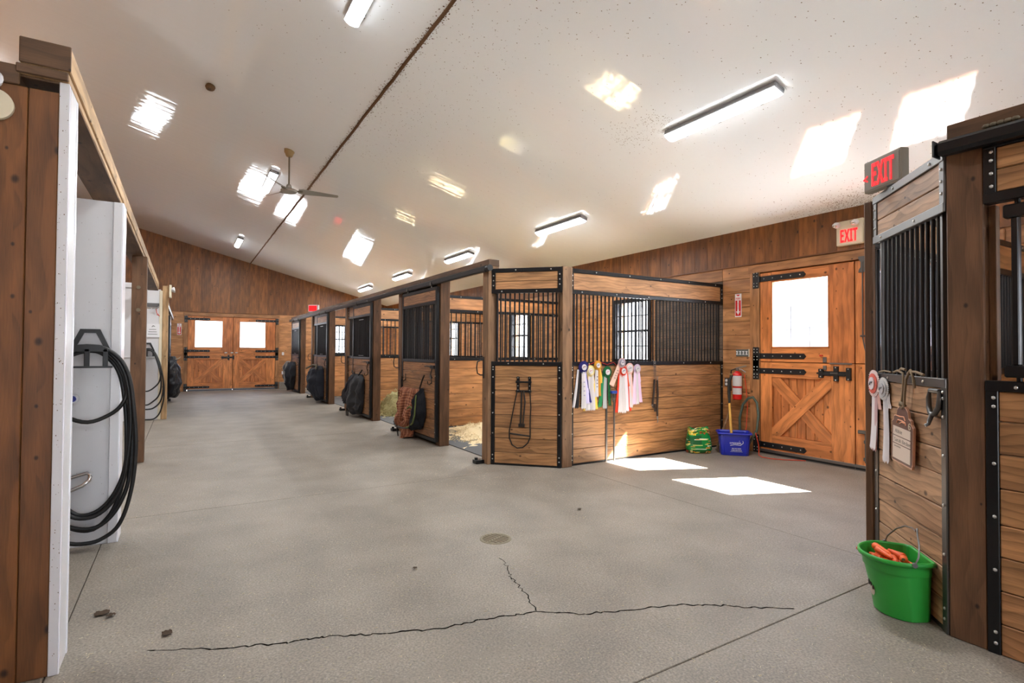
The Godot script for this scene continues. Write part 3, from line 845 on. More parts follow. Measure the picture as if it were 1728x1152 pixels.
func drape(g: Geo, rows: Array, folds: float, phase: float, thick := 0.05) -> void:
	# rows: [y, x0, x1, depth] from the top down; folds run down the cloth
	var F := []; var C := 34
	var cn := FastNoiseLite.new(); cn.seed = int(phase * 100); cn.frequency = 1.5; cn.fractal_octaves = 3
	var R := []
	for i in rows.size() - 1:
		for k in 4:
			var t := k / 4.0
			var q := []
			for c in 4: q.append(lerpf(rows[i][c], rows[i + 1][c], t))
			R.append(q)
	R.append(rows[-1])
	var n := R.size()
	for i in n:
		var q: Array = R[n - 1 - i]
		var row := []
		var fall := 1.0 - float(i) / n
		for j in C:
			var t := float(j) / (C - 1)
			var edge := sin(PI * clampf(t, 0.02, 0.98))
			var z: float = q[3] * (0.40 + 0.6 * pow(edge, 0.6)) + 0.034 * sin(t * folds + phase + fall * 1.4) * (0.35 + fall) * edge + 0.012 * sin(t * folds * 2.3 + 2.0 * phase + fall * 3.0)
			z += 0.06 * cn.get_noise_2d(t * 1.6, q[0] * 2.6)
			row.append(Vector3(lerpf(q[1], q[2], t) + 0.05 * cn.get_noise_2d(q[0] * 3.0, 9.0 + 4.0 * floorf(t + 0.5)), q[0] + 0.022 * sin(t * folds * 0.7 + phase) * fall, maxf(z, 0.014)))
		for j in C:   # the back, close to the door
			var t := 1.0 - float(j) / (C - 1)
			row.append(Vector3(lerpf(q[1], q[2], t), q[0], 0.006))
		F.append(row)
	g.grid(F, true)
	# close top and bottom
	for e in [0, n - 1]:
		for j in C - 1:
			var a: Vector3 = F[e][j]; var b: Vector3 = F[e][j + 1]; var c: Vector3 = F[e][2 * C - 2 - j]; var d: Vector3 = F[e][2 * C - 1 - j]
			if e == 0: g.quad(a, d, c, b)
			else: g.quad(a, b, c, d)

func blanket(spec: Array, Z: Transform3D, w: float) -> void:
	var o := thing(spec[0], spec[1], "horse rug", Z * Vector3(0, 0, 0.026), -90)
	var kind: String = spec[2]
	if kind == "plaid":
		var pl := mat(Color(1.0, 0.98, 0.95), 0.95, 0, ImageTexture.create_from_image(plaid_image())); pl.uv1_scale = Vector3(5, 5, 1)
		var g := Geo.new(); drape(g, [[0.78, 0.12, 0.86, 0.05], [0.72, 0.06, 0.90, 0.11], [0.5, 0.04, 0.86, 0.15], [0.3, 0.02, 0.76, 0.16], [0.2, 0.03, 0.66, 0.14]], 17, 0.4)
		build(g, "plaid_cloth", pl, o)
		var t := Geo.new(); drape(t, [[0.24, 0.28, 0.66, 0.14], [0.0, 0.26, 0.56, 0.13], [-0.0, 0.26, 0.55, 0.12]], 9, 1.0)
		t.xf = Transform3D.IDENTITY
		var tail := build(t, "plaid_tail", pl, o); tail.position.y = 0.02
		var d := Geo.new(); drape(d, [[0.80, 0.92, 0.97, 0.04], [0.62, 0.78, 1.06, 0.13], [0.42, 0.72, 1.08, 0.15], [0.24, 0.66, 0.98, 0.13], [0.17, 0.62, 0.86, 0.08]], 8, 2.0)
		build(d, "dark_lining", mat(Color(0.055, 0.06, 0.09), 0.9), o)
		var ed := Geo.new(); ed.tube([Vector3(0.94, 0.70, 0.11), Vector3(1.02, 0.56, 0.15), Vector3(1.03, 0.42, 0.165), Vector3(0.95, 0.29, 0.165), Vector3(0.78, 0.21, 0.17), Vector3(0.70, 0.20, 0.175)], 0.011, 8)
		build(ed, "piping", mat(Color(0.36, 0.40, 0.20), 0.9), o)
		var e2 := Geo.new(); e2.tube([Vector3(0.78, 0.49, 0.185), Vector3(0.85, 0.53, 0.175), Vector3(0.92, 0.51, 0.165)], 0.011, 8); build(e2, "collar_piping", mat(Color(0.36, 0.40, 0.20), 0.9), o)
		for q in [[Vector3(0.93, 0.80, 0.05), Vector3(1.02, 0.93, 0.045), Vector3(1.08, 1.0, 0.04)], [Vector3(0.12, 0.77, 0.04), Vector3(0.14, 0.9, 0.05), Vector3(0.17, 0.94, 0.05)], [Vector3(0.10, 0.22, 0.16), Vector3(0.3, 0.17, 0.20), Vector3(0.62, 0.18, 0.19), Vector3(0.8, 0.20, 0.16)], [Vector3(0.14, 0.2, 0.12), Vector3(0.15, 0.1, 0.12), Vector3(0.22, -0.02, 0.12)]]:
			var s := Geo.new(); s.tube(q, 0.012, 6); build(s, "strap", M.plastic_black, o)
		return
	var col: Color = {"charcoal": Color(0.10, 0.10, 0.115), "navy": Color(0.055, 0.075, 0.13), "slate": Color(0.10, 0.105, 0.13)}[kind]
	var cm := mat(col, 0.75); cm.rim_enabled = true; cm.rim = 0.4
	var g := Geo.new()
	if kind == "charcoal":
		drape(g, [[0.88, 0.34, 0.82, 0.06], [0.8, 0.30, 0.92, 0.14], [0.55, 0.18, 0.92, 0.19], [0.32, 0.02, 0.90, 0.20], [0.22, 0.0, 0.86, 0.18], [0.14, 0.30, 0.80, 0.14], [0.08, 0.42, 0.72, 0.10]], 11, 1.3)
		build(g, "rug", cm, o)
		var fl := Geo.new(); drape(fl, [[0.87, 0.30, 0.66, 0.10], [0.6, 0.16, 0.52, 0.235], [0.34, 0.0, 0.30, 0.245], [0.27, -0.01, 0.2, 0.22]], 6, 0.2)
		build(fl, "front_flap", mat(Color(0.17, 0.17, 0.20), 0.7), o)
		for q in [[Vector3(0.05, 0.25, 0.1), Vector3(0.1, 0.08, 0.14), Vector3(0.16, -0.03, 0.15), Vector3(0.3, -0.045, 0.15), Vector3(0.42, -0.045, 0.14)], [Vector3(0.16, 0.24, 0.12), Vector3(0.2, 0.1, 0.13), Vector3(0.22, -0.03, 0.14)], [Vector3(0.72, 0.87, 0.06), Vector3(0.92, 0.97, 0.05)], [Vector3(0.36, 0.87, 0.05), Vector3(0.2, 0.93, 0.05)]]:
			var s := Geo.new(); s.tube(q, 0.014, 6); build(s, "strap", M.plastic_black, o)
	elif kind == "navy":
		drape(g, [[0.95, 0.25, 0.8, 0.08], [0.86, 0.1, 0.95, 0.26], [0.6, -0.05, 0.98, 0.34], [0.40, 0.02, 0.98, 0.30], [0.18, 0.30, 0.98, 0.2], [0.08, 0.45, 0.9, 0.1]], 10, 0.7)
		build(g, "rug", cm, o)
		var s := Geo.new(); s.tube([Vector3(0.1, 0.88, 0.27), Vector3(0.35, 0.97, 0.16), Vector3(0.75, 0.97, 0.14), Vector3(0.92, 0.9, 0.2)], 0.025, 8); build(s, "collar_binding", mat(Color(0.42, 0.39, 0.33), 0.9), o)
	else:
		drape(g, [[0.98, 0.2, 0.75, 0.08], [0.86, 0.05, 0.85, 0.24], [0.55, -0.1, 0.85, 0.28], [0.3, 0.0, 0.7, 0.22], [0.06, 0.1, 0.45, 0.12]], 9, 1.9)
		build(g, "rug", cm, o)
		var s := Geo.new(); s.tube([Vector3(-0.06, 0.5, 0.2), Vector3(0.05, 0.8, 0.26), Vector3(0.22, 0.96, 0.18), Vector3(0.5, 0.98, 0.14)], 0.028, 8)
		s.tube([Vector3(0.55, 0.95, 0.22), Vector3(0.5, 0.6, 0.29), Vector3(0.4, 0.3, 0.25)], 0.028, 8); build(s, "pale_binding", mat(Color(0.62, 0.60, 0.57), 0.9), o)

# ------------------------------------------------------------------ panels at the corners of the crossing
func corner_panels() -> void:
	var a := thing("corner_panel", "angled stall panel with strap rack between two posts at the crossing", "stall panel", Vector3(3.17, 0, -5.69), -45)
	grille_panel(a, 0.852, 12, M.plank, M.black, -1.0, 2)
	post("brown timber post between the angled panel and the ribbon panel", Vector3(3.79, 0, -5.19), Vector3(3.935, 2.365, -5.09), M.post_pale)
	var b := thing("ribbon_panel", "wide stall side panel of brown boards and black bars hung with rosettes", "stall panel", Vector3(3.935, 0, -5.13), 0)
	grille_panel(b, WX - 3.94, 41, M.plank, M.black, 0.563, 1)
	var c := thing("corner_panel", "angled pale stall panel with name board beside the carrot bucket", "stall panel", Vector3(3.765, 0, -1.735), -135)
	grille_panel(c, 0.835, 12, M.pale, M.grey_steel, -1.0, 2)
	post("thick brown timber post right of the carrot bucket", Vector3(3.17, 0, -1.14), Vector3(3.315, 2.40, -0.995), M.post)
	post("dark timber post at the far end of the pale angled panel", Vector3(3.772, 0, -1.80), Vector3(3.815, 2.34, -1.752), M.post)

func right_stall() -> void:
	var o := thing("stall_screen", "stall front with black bars cut off by the right edge of the photo", "stall panel", Vector3(3.17, 0, -0.995), -90)
	# x runs towards the camera
	var w := 2.4
	var f := Geo.new(); var b := 0.046
	for x in [0.0, w - b]:
		f.box(Vector3(x, 0, -0.045), Vector3(x + b, 1.235, 0.006), 0.003); f.box(Vector3(x, 2.07, -0.045), Vector3(x + b, 2.355, 0.006), 0.003)
	for y in [1.19, 2.055, 2.308]: f.box(Vector3(0, y, -0.045), Vector3(w, y + 0.047, 0.01), 0.003)
	build(f, "frame", M.black, o)
	boards(o, M.plank, b, w - b, 0.0, 1.19, 8, -0.04, 0.0)
	boards(o, M.plank, b, w - b, 2.10, 2.31, 2, -0.04, 0.0)
	bx(o, "stile", M.post_pale, Vector3(0.0, 1.235, -0.10), Vector3(0.028, 2.055, -0.05), 0.003)
	bars(o, 0.03, w - 0.03, 1.235, 2.06, 14, -0.022, 0.0105)
	var P := []
	for y in [0.05, 0.1, 0.38, 0.62, 0.86, 1.12, 1.16, 2.13, 2.19, 2.25, 2.29]: P.append(Vector3(0.03, y, 0.007))
	for x in [0.11, 0.5]: P.append(Vector3(x, 1.21, 0.011))
	rivets(o, P)
	# drop-down hay opening: a heavier black frame inside the bars
	var hg := Geo.new()
	hg.box(Vector3(0.075, 1.97, -0.02), Vector3(1.0, 2.03, 0.03), 0.006); hg.box(Vector3(0.075, 1.255, -0.02), Vector3(1.0, 1.31, 0.03), 0.006)
	hg.box(Vector3(0.10, 1.31, -0.012), Vector3(0.125, 1.97, 0.018), 0.004); hg.box(Vector3(0.95, 1.31, -0.012), Vector3(0.975, 1.97, 0.018), 0.004)
	build(hg, "hay_door", M.black, o)
	var hb := Geo.new(); hb.uo = ro(); hb.box(Vector3(3.172, 2.40, -1.137), Vector3(3.31, 2.475, 3.0), 0.004, 2)
	tag(build(hb, "header_beam", M.beam, self), "brown header beam over the stall front at the right edge", "beam")
	var tr := thing("door_track", "thick black track pipe under the header at the right edge", "track", Vector3(3.135, 2.352, 0))
	var tg := Geo.new(); tg.box(Vector3(-0.04, -0.035, -1.16), Vector3(0.032, 0.035, 3.0), 0.016); build(tg, "rail", M.black, tr)
	bx(tr, "end_plate", M.iron, Vector3(-0.043, -0.038, -1.168), Vector3(0.034, 0.04, -1.16), 0.002)
	var ch := Geo.new()
	for i in 5: ch.ball(Vector3(0.025, 0.062, -0.98 + i * 0.026), Vector3(0.014, 0.011, 0.016), 8)
	build(ch, "roller_chain", M.grime, tr)
	# inside of this stall: back partition and the one behind the angled panel
	var p := thing("stall_partition", "wall of boards and black bars inside the near right stall", "stall partition", Vector3(3.87, 0, -1.79), 0)
	grille_panel(p, WX - 3.875, 40, M.wall, M.black, -1.0, 1, true)
	var q := thing("stall_partition", "plain board partition behind the bars at the right edge", "stall partition", Vector3(3.3, 0, 2.0), 0)
	grille_panel(q, WX - 3.31, 34, M.wall, M.black, -1.0, 1, true)

# ------------------------------------------------------------------ left side: wash bays and stalls
func hose_loop(g: Geo, half: Array, cx: float, z: float, r: float, open_left := false) -> void:
	# half: right half of the loop from top to bottom; mirrored to the left
	var P := []
	for p in half: P.append(Vector3(p.x, p.y, z))
	if not open_left:
		for i in range(half.size() - 2, 0, -1): P.append(Vector3(2 * cx - half[i].x + 0.02, half[i].y, z - 0.01))
	var cv := Curve3D.new()
	var n := P.size()
	for i in n:
		var t: Vector3 = (P[(i + 1) % n] - P[(i - 1 + n) % n]) * 0.18
		cv.add_point(P[i], -t, t)
	if not open_left: cv.add_point(P[0], -(P[1] - P[n - 1]) * 0.18, Vector3.ZERO)
	cv.bake_interval = 0.035
	var bp := Array(cv.get_baked_points())
	if not open_left: bp.pop_back()
	g.tube(bp, r, 10, true, not open_left)

func hose_set(label: String, at: Vector3, hose_label: String, loops: Array) -> void:
	var o := thing("hose_hanger", label, "hose hanger", at)
	# A-shaped black bracket, the origin on the wall at the middle of its foot
	var g := Geo.new()
	g.prism(PackedVector2Array([Vector2(-0.055, 0.265), Vector2(0.055, 0.265), Vector2(0.12, 0.11), Vector2(0.09, 0.11), Vector2(0.032, 0.238), Vector2(-0.032, 0.238), Vector2(-0.09, 0.11), Vector2(-0.12, 0.11)]), 0.0, 0.02)
	g.prism(PackedVector2Array([Vector2(-0.12, 0.11), Vector2(0.12, 0.11), Vector2(0.085, 0.145), Vector2(0.04, 0.157), Vector2(0, 0.16), Vector2(-0.04, 0.157), Vector2(-0.085, 0.145)]), 0.0, 0.16)
	build(g, "saddle", M.plastic_black, o)
	var f := Geo.new()
	f.prism(PackedVector2Array([Vector2(-0.14, 0.0), Vector2(0.14, 0.0), Vector2(0.14, 0.012), Vector2(-0.14, 0.012)]), 0.12, 0.18)
	for s in [-1.0, 0.0, 1.0]: f.box(Vector3(s * 0.10 - 0.014, 0.0, 0.13), Vector3(s * 0.10 + 0.014, 0.13, 0.16), 0.003)
	build(f, "lip", M.plastic_black, o)
	var h := thing("water_hose", hose_label, "hose", at)
	var i := 0
	for L in loops:
		var hg := Geo.new()
		hose_loop(hg, L[0], L[1], L[2], 0.0135)
		build(hg, "coil", M.hose, h); i += 1

func vv(a: Array) -> Array:
	var o := []
	for p in a: o.append(Vector2(p[0], p[1]))
	return o

func left_side() -> void:
	# partition 1: boarded end wall facing the camera, with a white end cap
	var w := thing("end_partition", "dark stained board wall at the left edge with a white end cap", "partition", Vector3(0, 0, -2.93))
	bx(w, "wall_core", M.dark_wood, Vector3(LX, 0, -0.17), Vector3(-0.465, 2.41, -0.02), 0.0, 1)
	var x := -0.465
	var k := 0
	while x > -3.0:
		var wd: float = [0.10, 0.19, 0.17][k % 3]
		bx(w, "plank", [M.dark_wood, M.upper[1], M.upper[0]][k % 3], Vector3(x - wd + 0.001, 0, -0.025), Vector3(x - 0.001, 2.44, 0.0), 0.003, 1)
		x -= wd; k += 1
	bx(w, "cap_board", M.beam, Vector3(-3.0, 2.44, -0.18), Vector3(-0.59, 2.52, 0.012), 0.004, 0)
	bx(w, "end_cap", M.white, Vector3(-0.465, 0.0, -0.20), Vector3(-0.432, 2.487, 0.004), 0.002)
	for zz in [-0.018, -0.2]: bx(w, "edge_bead", M.white_trim, Vector3(-0.434, 0, zz), Vector3(-0.4285, 2.48, zz + 0.022), 0.002)
	bx(w, "back_lining", M.white_wall, Vector3(LX, 0, -0.2), Vector3(-0.465, 2.41, -0.17))
	specks(w, [[-0.463, -0.434, 0.0, 2.48, 0.0055]], 90)
	# beam over the wash bays, in two layers; lit face coloured tan, shade on end and underside coloured brown
	var hb := thing("wash_beam", "long timber beam over the open wash bays on the left", "beam", Vector3(0, 0, 0))
	bx(hb, "upper_timber", M.beam_tan, Vector3(-0.588, 2.525, -12.3), Vector3(-0.425, 2.63, -2.905), 0.004, 2)
	bx(hb, "lower_timber", M.beam_tan, Vector3(-0.60, 2.487, -12.3), Vector3(-0.432, 2.522, -2.915), 0.004, 2)
	bx(hb, "shaded_end", M.beam, Vector3(-0.59, 2.527, -2.904), Vector3(-0.424, 2.632, -2.895), 0.003, 0)
	bx(hb, "shaded_end", M.beam, Vector3(-0.60, 2.487, -2.914), Vector3(-0.434, 2.524, -2.90), 0.003, 0)
	bx(hb, "shaded_underside", M.beam, Vector3(-0.60, 2.478, -12.3), Vector3(-0.434, 2.486, -2.93), 0.002, 2)
	# partition 2 with the near hose
	var p2 := thing("wash_partition", "white wash bay partition carrying the near black hose", "partition", Vector3(0, 0, -4.72))
	bx(p2, "panel", M.white_wall, Vector3(LX, 0, -0.19), Vector3(-0.44, 2.40, 0.0), 0.003)
	bx(p2, "end_trim", M.white, Vector3(-0.44, 0, -0.2), Vector3(-0.386, 2.40, 0.008), 0.003)
	bx(p2, "edge_bead", M.white_trim, Vector3(-0.388, 0, -0.2), Vector3(-0.380, 2.40, 0.006), 0.002)
	specks(p2, [[-0.72, -0.40, 0.0, 2.38, 0.009]], 110)
	var loops := [
		[vv([[-0.536, 1.354], [-0.438, 1.313], [-0.37, 1.21], [-0.337, 1.074], [-0.363, 0.976], [-0.435, 0.906], [-0.55, 0.864]]), -0.56, 0.10, 0.013],
		[vv([[-0.536, 1.362], [-0.441, 1.338], [-0.36, 1.223], [-0.327, 1.061], [-0.317, 0.841], [-0.33, 0.619], [-0.368, 0.43], [-0.454, 0.283], [-0.56, 0.235]]), -0.56, 0.085, 0.013],
		[vv([[-0.53, 1.366], [-0.435, 1.334], [-0.355, 1.21], [-0.32, 1.03], [-0.31, 0.82], [-0.325, 0.60], [-0.36, 0.40], [-0.45, 0.262], [-0.55, 0.222]]), -0.56, 0.115, 0.013],
		[vv([[-0.536, 1.37], [-0.428, 1.33], [-0.342, 1.189], [-0.309, 0.981], [-0.299, 0.774], [-0.306, 0.58], [-0.333, 0.377], [-0.414, 0.209], [-0.53, 0.144]]), -0.56, 0.10, 0.013],
		[vv([[-0.531, 1.378], [-0.411, 1.33], [-0.329, 1.191], [-0.292, 0.943], [-0.277, 0.662], [-0.3, 0.381], [-0.36, 0.166], [-0.447, 0.08], [-0.542, 0.057]]), -0.56, 0.13, 0.013],
		[vv([[-0.54, 1.345], [-0.45, 1.30], [-0.38, 1.18], [-0.345, 0.95], [-0.335, 0.72], [-0.34, 0.52], [-0.375, 0.33], [-0.44, 0.19], [-0.54, 0.125]]), -0.57, 0.07, 0.013]]
	for L in loops:
		var P := []
		for q in L[0]: P.append(q - Vector2(-0.555, 1.232))
		L[0] = P; L[1] += 0.555
	hose_set("black A-shaped hose hanger on the near white wash partition", Vector3(-0.555, 1.232, -4.712), "thick black water hose coiled on the near white wash partition", loops)
	var fc := thing("wash_faucet", "chrome wash faucet with blue centre beside the near hose", "faucet", Vector3(-0.64, 1.02, -4.712))
	var g := Geo.new(); g.cyl(Vector3(0, 0, 0), Vector3(0, 0, 0.035), 0.033, 18); build(g, "escutcheon", M.chrome, fc)
	g = Geo.new(); g.cyl(Vector3(0, 0.0, 0.035), Vector3(0, 0, 0.042), 0.02, 14); build(g, "blue_cap", mat(Color(0.1, 0.15, 0.5), 0.3), fc)
	g = Geo.new(); g.tube([Vector3(-0.005, -0.02, 0.02), Vector3(-0.01, -0.06, 0.045), Vector3(-0.02, -0.12, 0.03)], 0.012, 8); build(g, "spout", M.chrome, fc)
	var gb := thing("grab_bar", "bent chrome bar low on the near white wash partition", "bar", Vector3(-0.6, 0.47, -4.71))
	g = Geo.new(); g.tube([Vector3(-0.10, 0.0, 0.01), Vector3(-0.02, 0.025, 0.05), Vector3(0.05, 0.045, 0.06), Vector3(0.068, 0.03, 0.075), Vector3(0.064, 0.0, 0.09), Vector3(0.03, -0.03, 0.10), Vector3(-0.08, -0.08, 0.08), Vector3(-0.12, -0.10, 0.01)], 0.0135, 10); build(g, "tube", M.chrome, gb)
	# wooden post
	post("square timber post standing between the two wash bays", Vector3(-0.545, 0, -7.99), Vector3(-0.395, 2.478, -7.85), M.post)
	var bl := thing("bolt_pair", "two dark bolts high on the wash bay timber post", "bolt", Vector3(-0.47, 0, -7.848))
	for y in [1.83, 2.10]:
		g = Geo.new(); g.cyl(Vector3(-0.005, y, 0), Vector3(-0.005, y, 0.02), 0.022, 8); build(g, "bolt", M.grime, bl)
	# partition 3
	var p3 := thing("wash_partition", "far white wash bay partition with notice and second hose", "partition", Vector3(0, 0, -12.5))
	bx(p3, "panel", M.white_wall, Vector3(LX, 0, -0.15), Vector3(-0.40, 2.52, 0.0), 0.003)
	bx(p3, "end_trim", M.cream, Vector3(-0.42, 0, -0.16), Vector3(-0.372, 2.5, 0.01), 0.003)
	bx(p3, "cap_rail", M.white_wall, Vector3(-2.5, 2.52, -0.17), Vector3(-0.8, 2.62, 0.02), 0.01)
	bx(p3, "ledge", M.white, Vector3(LX, 1.20, 0.0), Vector3(-0.42, 1.215, 0.02), 0.002)
	bx(p3, "tan_stop_board", M.beam_tan, Vector3(-0.37, 0, -0.17), Vector3(-0.272, 2.60, 0.0), 0.004, 1)
	var k2 := 12.4 / 8.9
	var l2 := []
	for L in [[[-0.42, 1.368], [-0.337, 1.303], [-0.266, 1.09], [-0.227, 0.778], [-0.258, 0.534], [-0.324, 0.415], [-0.425, 0.397]], [[-0.42, 1.368], [-0.337, 1.303], [-0.28, 1.091], [-0.277, 0.943], [-0.331, 0.847], [-0.431, 0.785]], [[-0.42, 1.36], [-0.34, 1.30], [-0.262, 1.05], [-0.235, 0.86], [-0.262, 0.66], [-0.34, 0.56], [-0.43, 0.54]], [[-0.42, 1.35], [-0.345, 1.29], [-0.28, 1.06], [-0.262, 0.86], [-0.29, 0.72], [-0.36, 0.64], [-0.43, 0.60]]]:
		var P := []
		for q in L: P.append(Vector2(q[0] * k2 + 0.6, (q[1] - 1.36) * k2 + 1.36 - 1.22))
		l2.append([P, -0.01, 0.08 + 0.025 * l2.size(), 0.013])
	hose_set("black A-shaped hose hanger on the far white wash partition", Vector3(-0.6, 1.22, -12.49), "black water hose coiled on the far white wash partition", l2)
	var sg := thing("paper_notice", "white paper notice pinned above the far hose", "notice", Vector3(-0.515, 1.72, -12.485))
	bx(sg, "paper", M.white, Vector3(-0.115, -0.13, 0), Vector3(0.105, 0.13, 0.004))
	for i in 3: bx(sg, "text_line", M.grey_steel, Vector3(-0.085 + 0.01 * i, -0.075 + i * 0.045, 0.004), Vector3(0.07 - 0.01 * i, -0.065 + i * 0.045, 0.0046))
	g = Geo.new(); g.tube([Vector3(-0.02, 0.07, 0.005), Vector3(0.0, 0.095, 0.005), Vector3(0.03, 0.08, 0.005)], 0.006, 6); build(g, "drawing", M.grey_steel, sg)
	var ck := thing("wall_hook", "steel wall hook with a red cord above the paper notice", "hook", Vector3(-0.53, 2.20, -12.487))
	bx(ck, "plate", M.grey_steel, Vector3(-0.12, -0.02, 0), Vector3(0.11, 0.05, 0.012), 0.003)
	g = Geo.new(); g.tube([Vector3(-0.11, -0.05, 0.03), Vector3(0.0, -0.06, 0.06), Vector3(0.08, -0.05, 0.05), Vector3(0.10, -0.01, 0.03)], 0.012, 8); build(g, "hook", M.chrome, ck)
	g = Geo.new(); g.tube([Vector3(0.06, -0.06, 0.03), Vector3(0.07, -0.14, 0.03), Vector3(0.12, -0.2, 0.03), Vector3(0.07, -0.17, 0.035)], 0.007, 6); build(g, "cord", M.orange, ck)
	# stall fronts of the left row, seen almost edge-on
	for i in 2:
		var z0: float = [-12.75, -16.5][i]
		var fr := thing("stall_screen", ["nearer", "farther"][i] + " stall front of the left row past the wash bays, seen edge-on", "stall panel", Vector3(-0.42, 0, z0), 90)
		grille_panel(fr, 3.6, 30, M.stall, M.black, -1.0, 1, false)
		var sd := thing("sliding_door", ["nearer", "farther"][i] + " sliding door of the left row, seen edge-on", "stall door", Vector3(-0.34, 0, z0 - 0.25), 90)
		var dg := Geo.new()
		for x2 in [0.0, 1.35]: dg.box(Vector3(x2, 0.06, -0.02), Vector3(x2 + 0.05, 2.25, 0.022), 0.004)
		for y in [0.06, 1.19, 2.03, 2.2]: dg.box(Vector3(0.05, y, -0.02), Vector3(1.35, y + 0.05, 0.022), 0.004)
		build(dg, "frame", M.black, sd)
		boards(sd, M.stall, 0.05, 1.35, 0.11, 1.19, 8, -0.016, 0.016)
		boards(sd, M.stall, 0.05, 1.35, 2.08, 2.2, 1, -0.016, 0.016)
		bars(sd, 0.06, 1.34, 1.24, 2.03, 14, 0.0)
		g = Geo.new(); g.box(Vector3(1.2, 1.08, 0.02), Vector3(1.33, 1.14, 0.05), 0.005); g.box(Vector3(0.0, 0.0, 0.0), Vector3(0.1, 0.06, 0.06), 0.005)
		build(g, "latch", M.black, sd)
	var lt := Geo.new(); lt.box(Vector3(-0.355, 2.29, -20.3), Vector3(-0.29, 2.37, -12.75), 0.012)
	tag(build(lt, numbered("door_track"), M.black, self), "black door track over the left row past the wash bays", "track")
	var lb := Geo.new(); lb.box(Vector3(-0.56, 2.38, -20.4), Vector3(-0.42, 2.47, -12.7), 0.004, 2)
	tag(build(lb, numbered("header_beam"), M.beam, self), "brown header beam over the left row past the wash bays", "beam")
	# navy rug over there
	var rug := thing("stable_rug", "dark shiny rug bunched on the left row near the far door", "horse rug", Vector3(-0.315, 0, -16.2), 90)
	g = Geo.new(); drape(g, [[1.18, 0.2, 0.5, 0.08], [1.02, 0.1, 0.62, 0.16], [0.8, 0.0, 0.72, 0.23], [0.5, -0.02, 0.75, 0.26], [0.25, 0.05, 0.7, 0.2], [0.12, 0.2, 0.6, 0.12]], 14, 0.9)
	var rm := mat(Color(0.075, 0.085, 0.12), 0.35)
	build(g, "rug", rm, rug)
	g = Geo.new(); g.tube([Vector3(0.2, 1.1, 0.12), Vector3(0.3, 1.12, 0.2), Vector3(0.45, 1.16, 0.24)], 0.012, 6); build(g, "strap", M.twine, rug)
	# emergency lights
	emergency("twin emergency light on the end of the far wash partition", Vector3(-0.265, 2.48, -12.55), 90)
	emergency("white emergency light on the dark board wall at the left edge", Vector3(-0.675, 2.385, -2.922), 0, true)

func specks(parent: Node, areas: Array, n: int) -> void:
	var sp := Geo.new(); sp.ball(Vector3.ZERO, Vector3(1, 1, 0.3), 6)
	var L := []
	for a in areas:
		for i in n:
			var s := rng.randf_range(0.0008, 0.002)
			L.append(Transform3D(Basis(Vector3.BACK, rng.randf() * TAU).scaled(Vector3(s, s * rng.randf_range(0.7, 1.7), 0.001)), Vector3(rng.randf_range(a[0], a[1]), rng.randf_range(a[2], a[3]), a[4])))
	scatter("dirt_specks", sp.mesh(), M.rust, L, parent)

func emergency(label: String, at: Vector3, deg: float, round_base := false) -> void:
	var o := thing("emergency_light", label, "emergency light", at, deg)
	var g := Geo.new()
	if round_base:
		g.cyl(Vector3(0.01, -0.045, 0), Vector3(0.01, -0.045, 0.018), 0.062, 24); g.box(Vector3(-0.05, -0.08, 0.018), Vector3(0.022, -0.035, 0.045), 0.006)
	else: g.box(Vector3(-0.10, -0.11, 0), Vector3(0.10, 0.14, 0.04), 0.006)
	build(g, "case", M.cream, o)
	for s in ([0.0] if round_base else [-0.07, 0.07]):
		var q := Geo.new()
		q.xf = Transform3D(Basis(Vector3.RIGHT, deg_to_rad(80)), Vector3(s + (0.016 if round_base else 0.0), 0.03 if round_base else 0.045, 0.03)).scaled_local(Vector3.ONE * (0.75 if round_base else 1.0))
		q.lathe([Vector2(0.012, 0.0), Vector2(0.036, 0.02), Vector2(0.046, 0.05), Vector2(0.047, 0.058), Vector2(0.04, 0.066), Vector2(0.0, 0.07)], 18)
		build(q, "lamp_head", M.white, o)
		q = Geo.new(); q.ball(Vector3(s + (0.016 if round_base else 0.0), 0.023 if round_base else 0.032, 0.08 if round_base else 0.098), Vector3(0.026, 0.026, 0.008), 12)
		build(q, "lens", M.chrome, o)

# ------------------------------------------------------------------ doors
func strap_hinge(parent: Node, x0: float, y: float, l: float, sgn: float, both := 0) -> void:
	# strap runs from x0 towards sgn; both: 1 plate reaches up, -1 down, 0 centred
	var g := Geo.new()
	g.box(Vector3(minf(x0, x0 + sgn * l), y - 0.036, 0.0), Vector3(maxf(x0, x0 + sgn * l), y + 0.036, 0.014), 0.005)
	var tip := x0 + sgn * l
	g.prism(PackedVector2Array([Vector2(tip, y - 0.036), Vector2(tip + sgn * 0.03, y), Vector2(tip, y + 0.036)]), 0.0, 0.012)
	var py0 := y - 0.12; var py1 := y + 0.12
	if both == 1: py1 = y + 0.22
	elif both == -1: py0 = y - 0.22
	g.box(Vector3(minf(x0 - sgn * 0.02, x0 - sgn * 0.115), py0, 0.0), Vector3(maxf(x0 - sgn * 0.02, x0 - sgn * 0.115), py1, 0.014), 0.006)
	g.cyl(Vector3(x0 - sgn * 0.01, y - 0.04, 0.014), Vector3(x0 - sgn * 0.01, y + 0.04, 0.014), 0.014, 10)
	build(g, "strap_hinge", M.iron, parent)
	var P := []
	for i in 5: P.append(Vector3(x0 + sgn * (0.06 + i * (l - 0.1) / 4.0), y, 0.016))
	for dx in [0.045, 0.09]:
		for dy in [py0 + 0.03, y - 0.05, y + 0.05, py1 - 0.03]: P.append(Vector3(x0 - sgn * dx, dy, 0.016))
	rivets(parent, P, 0.009)

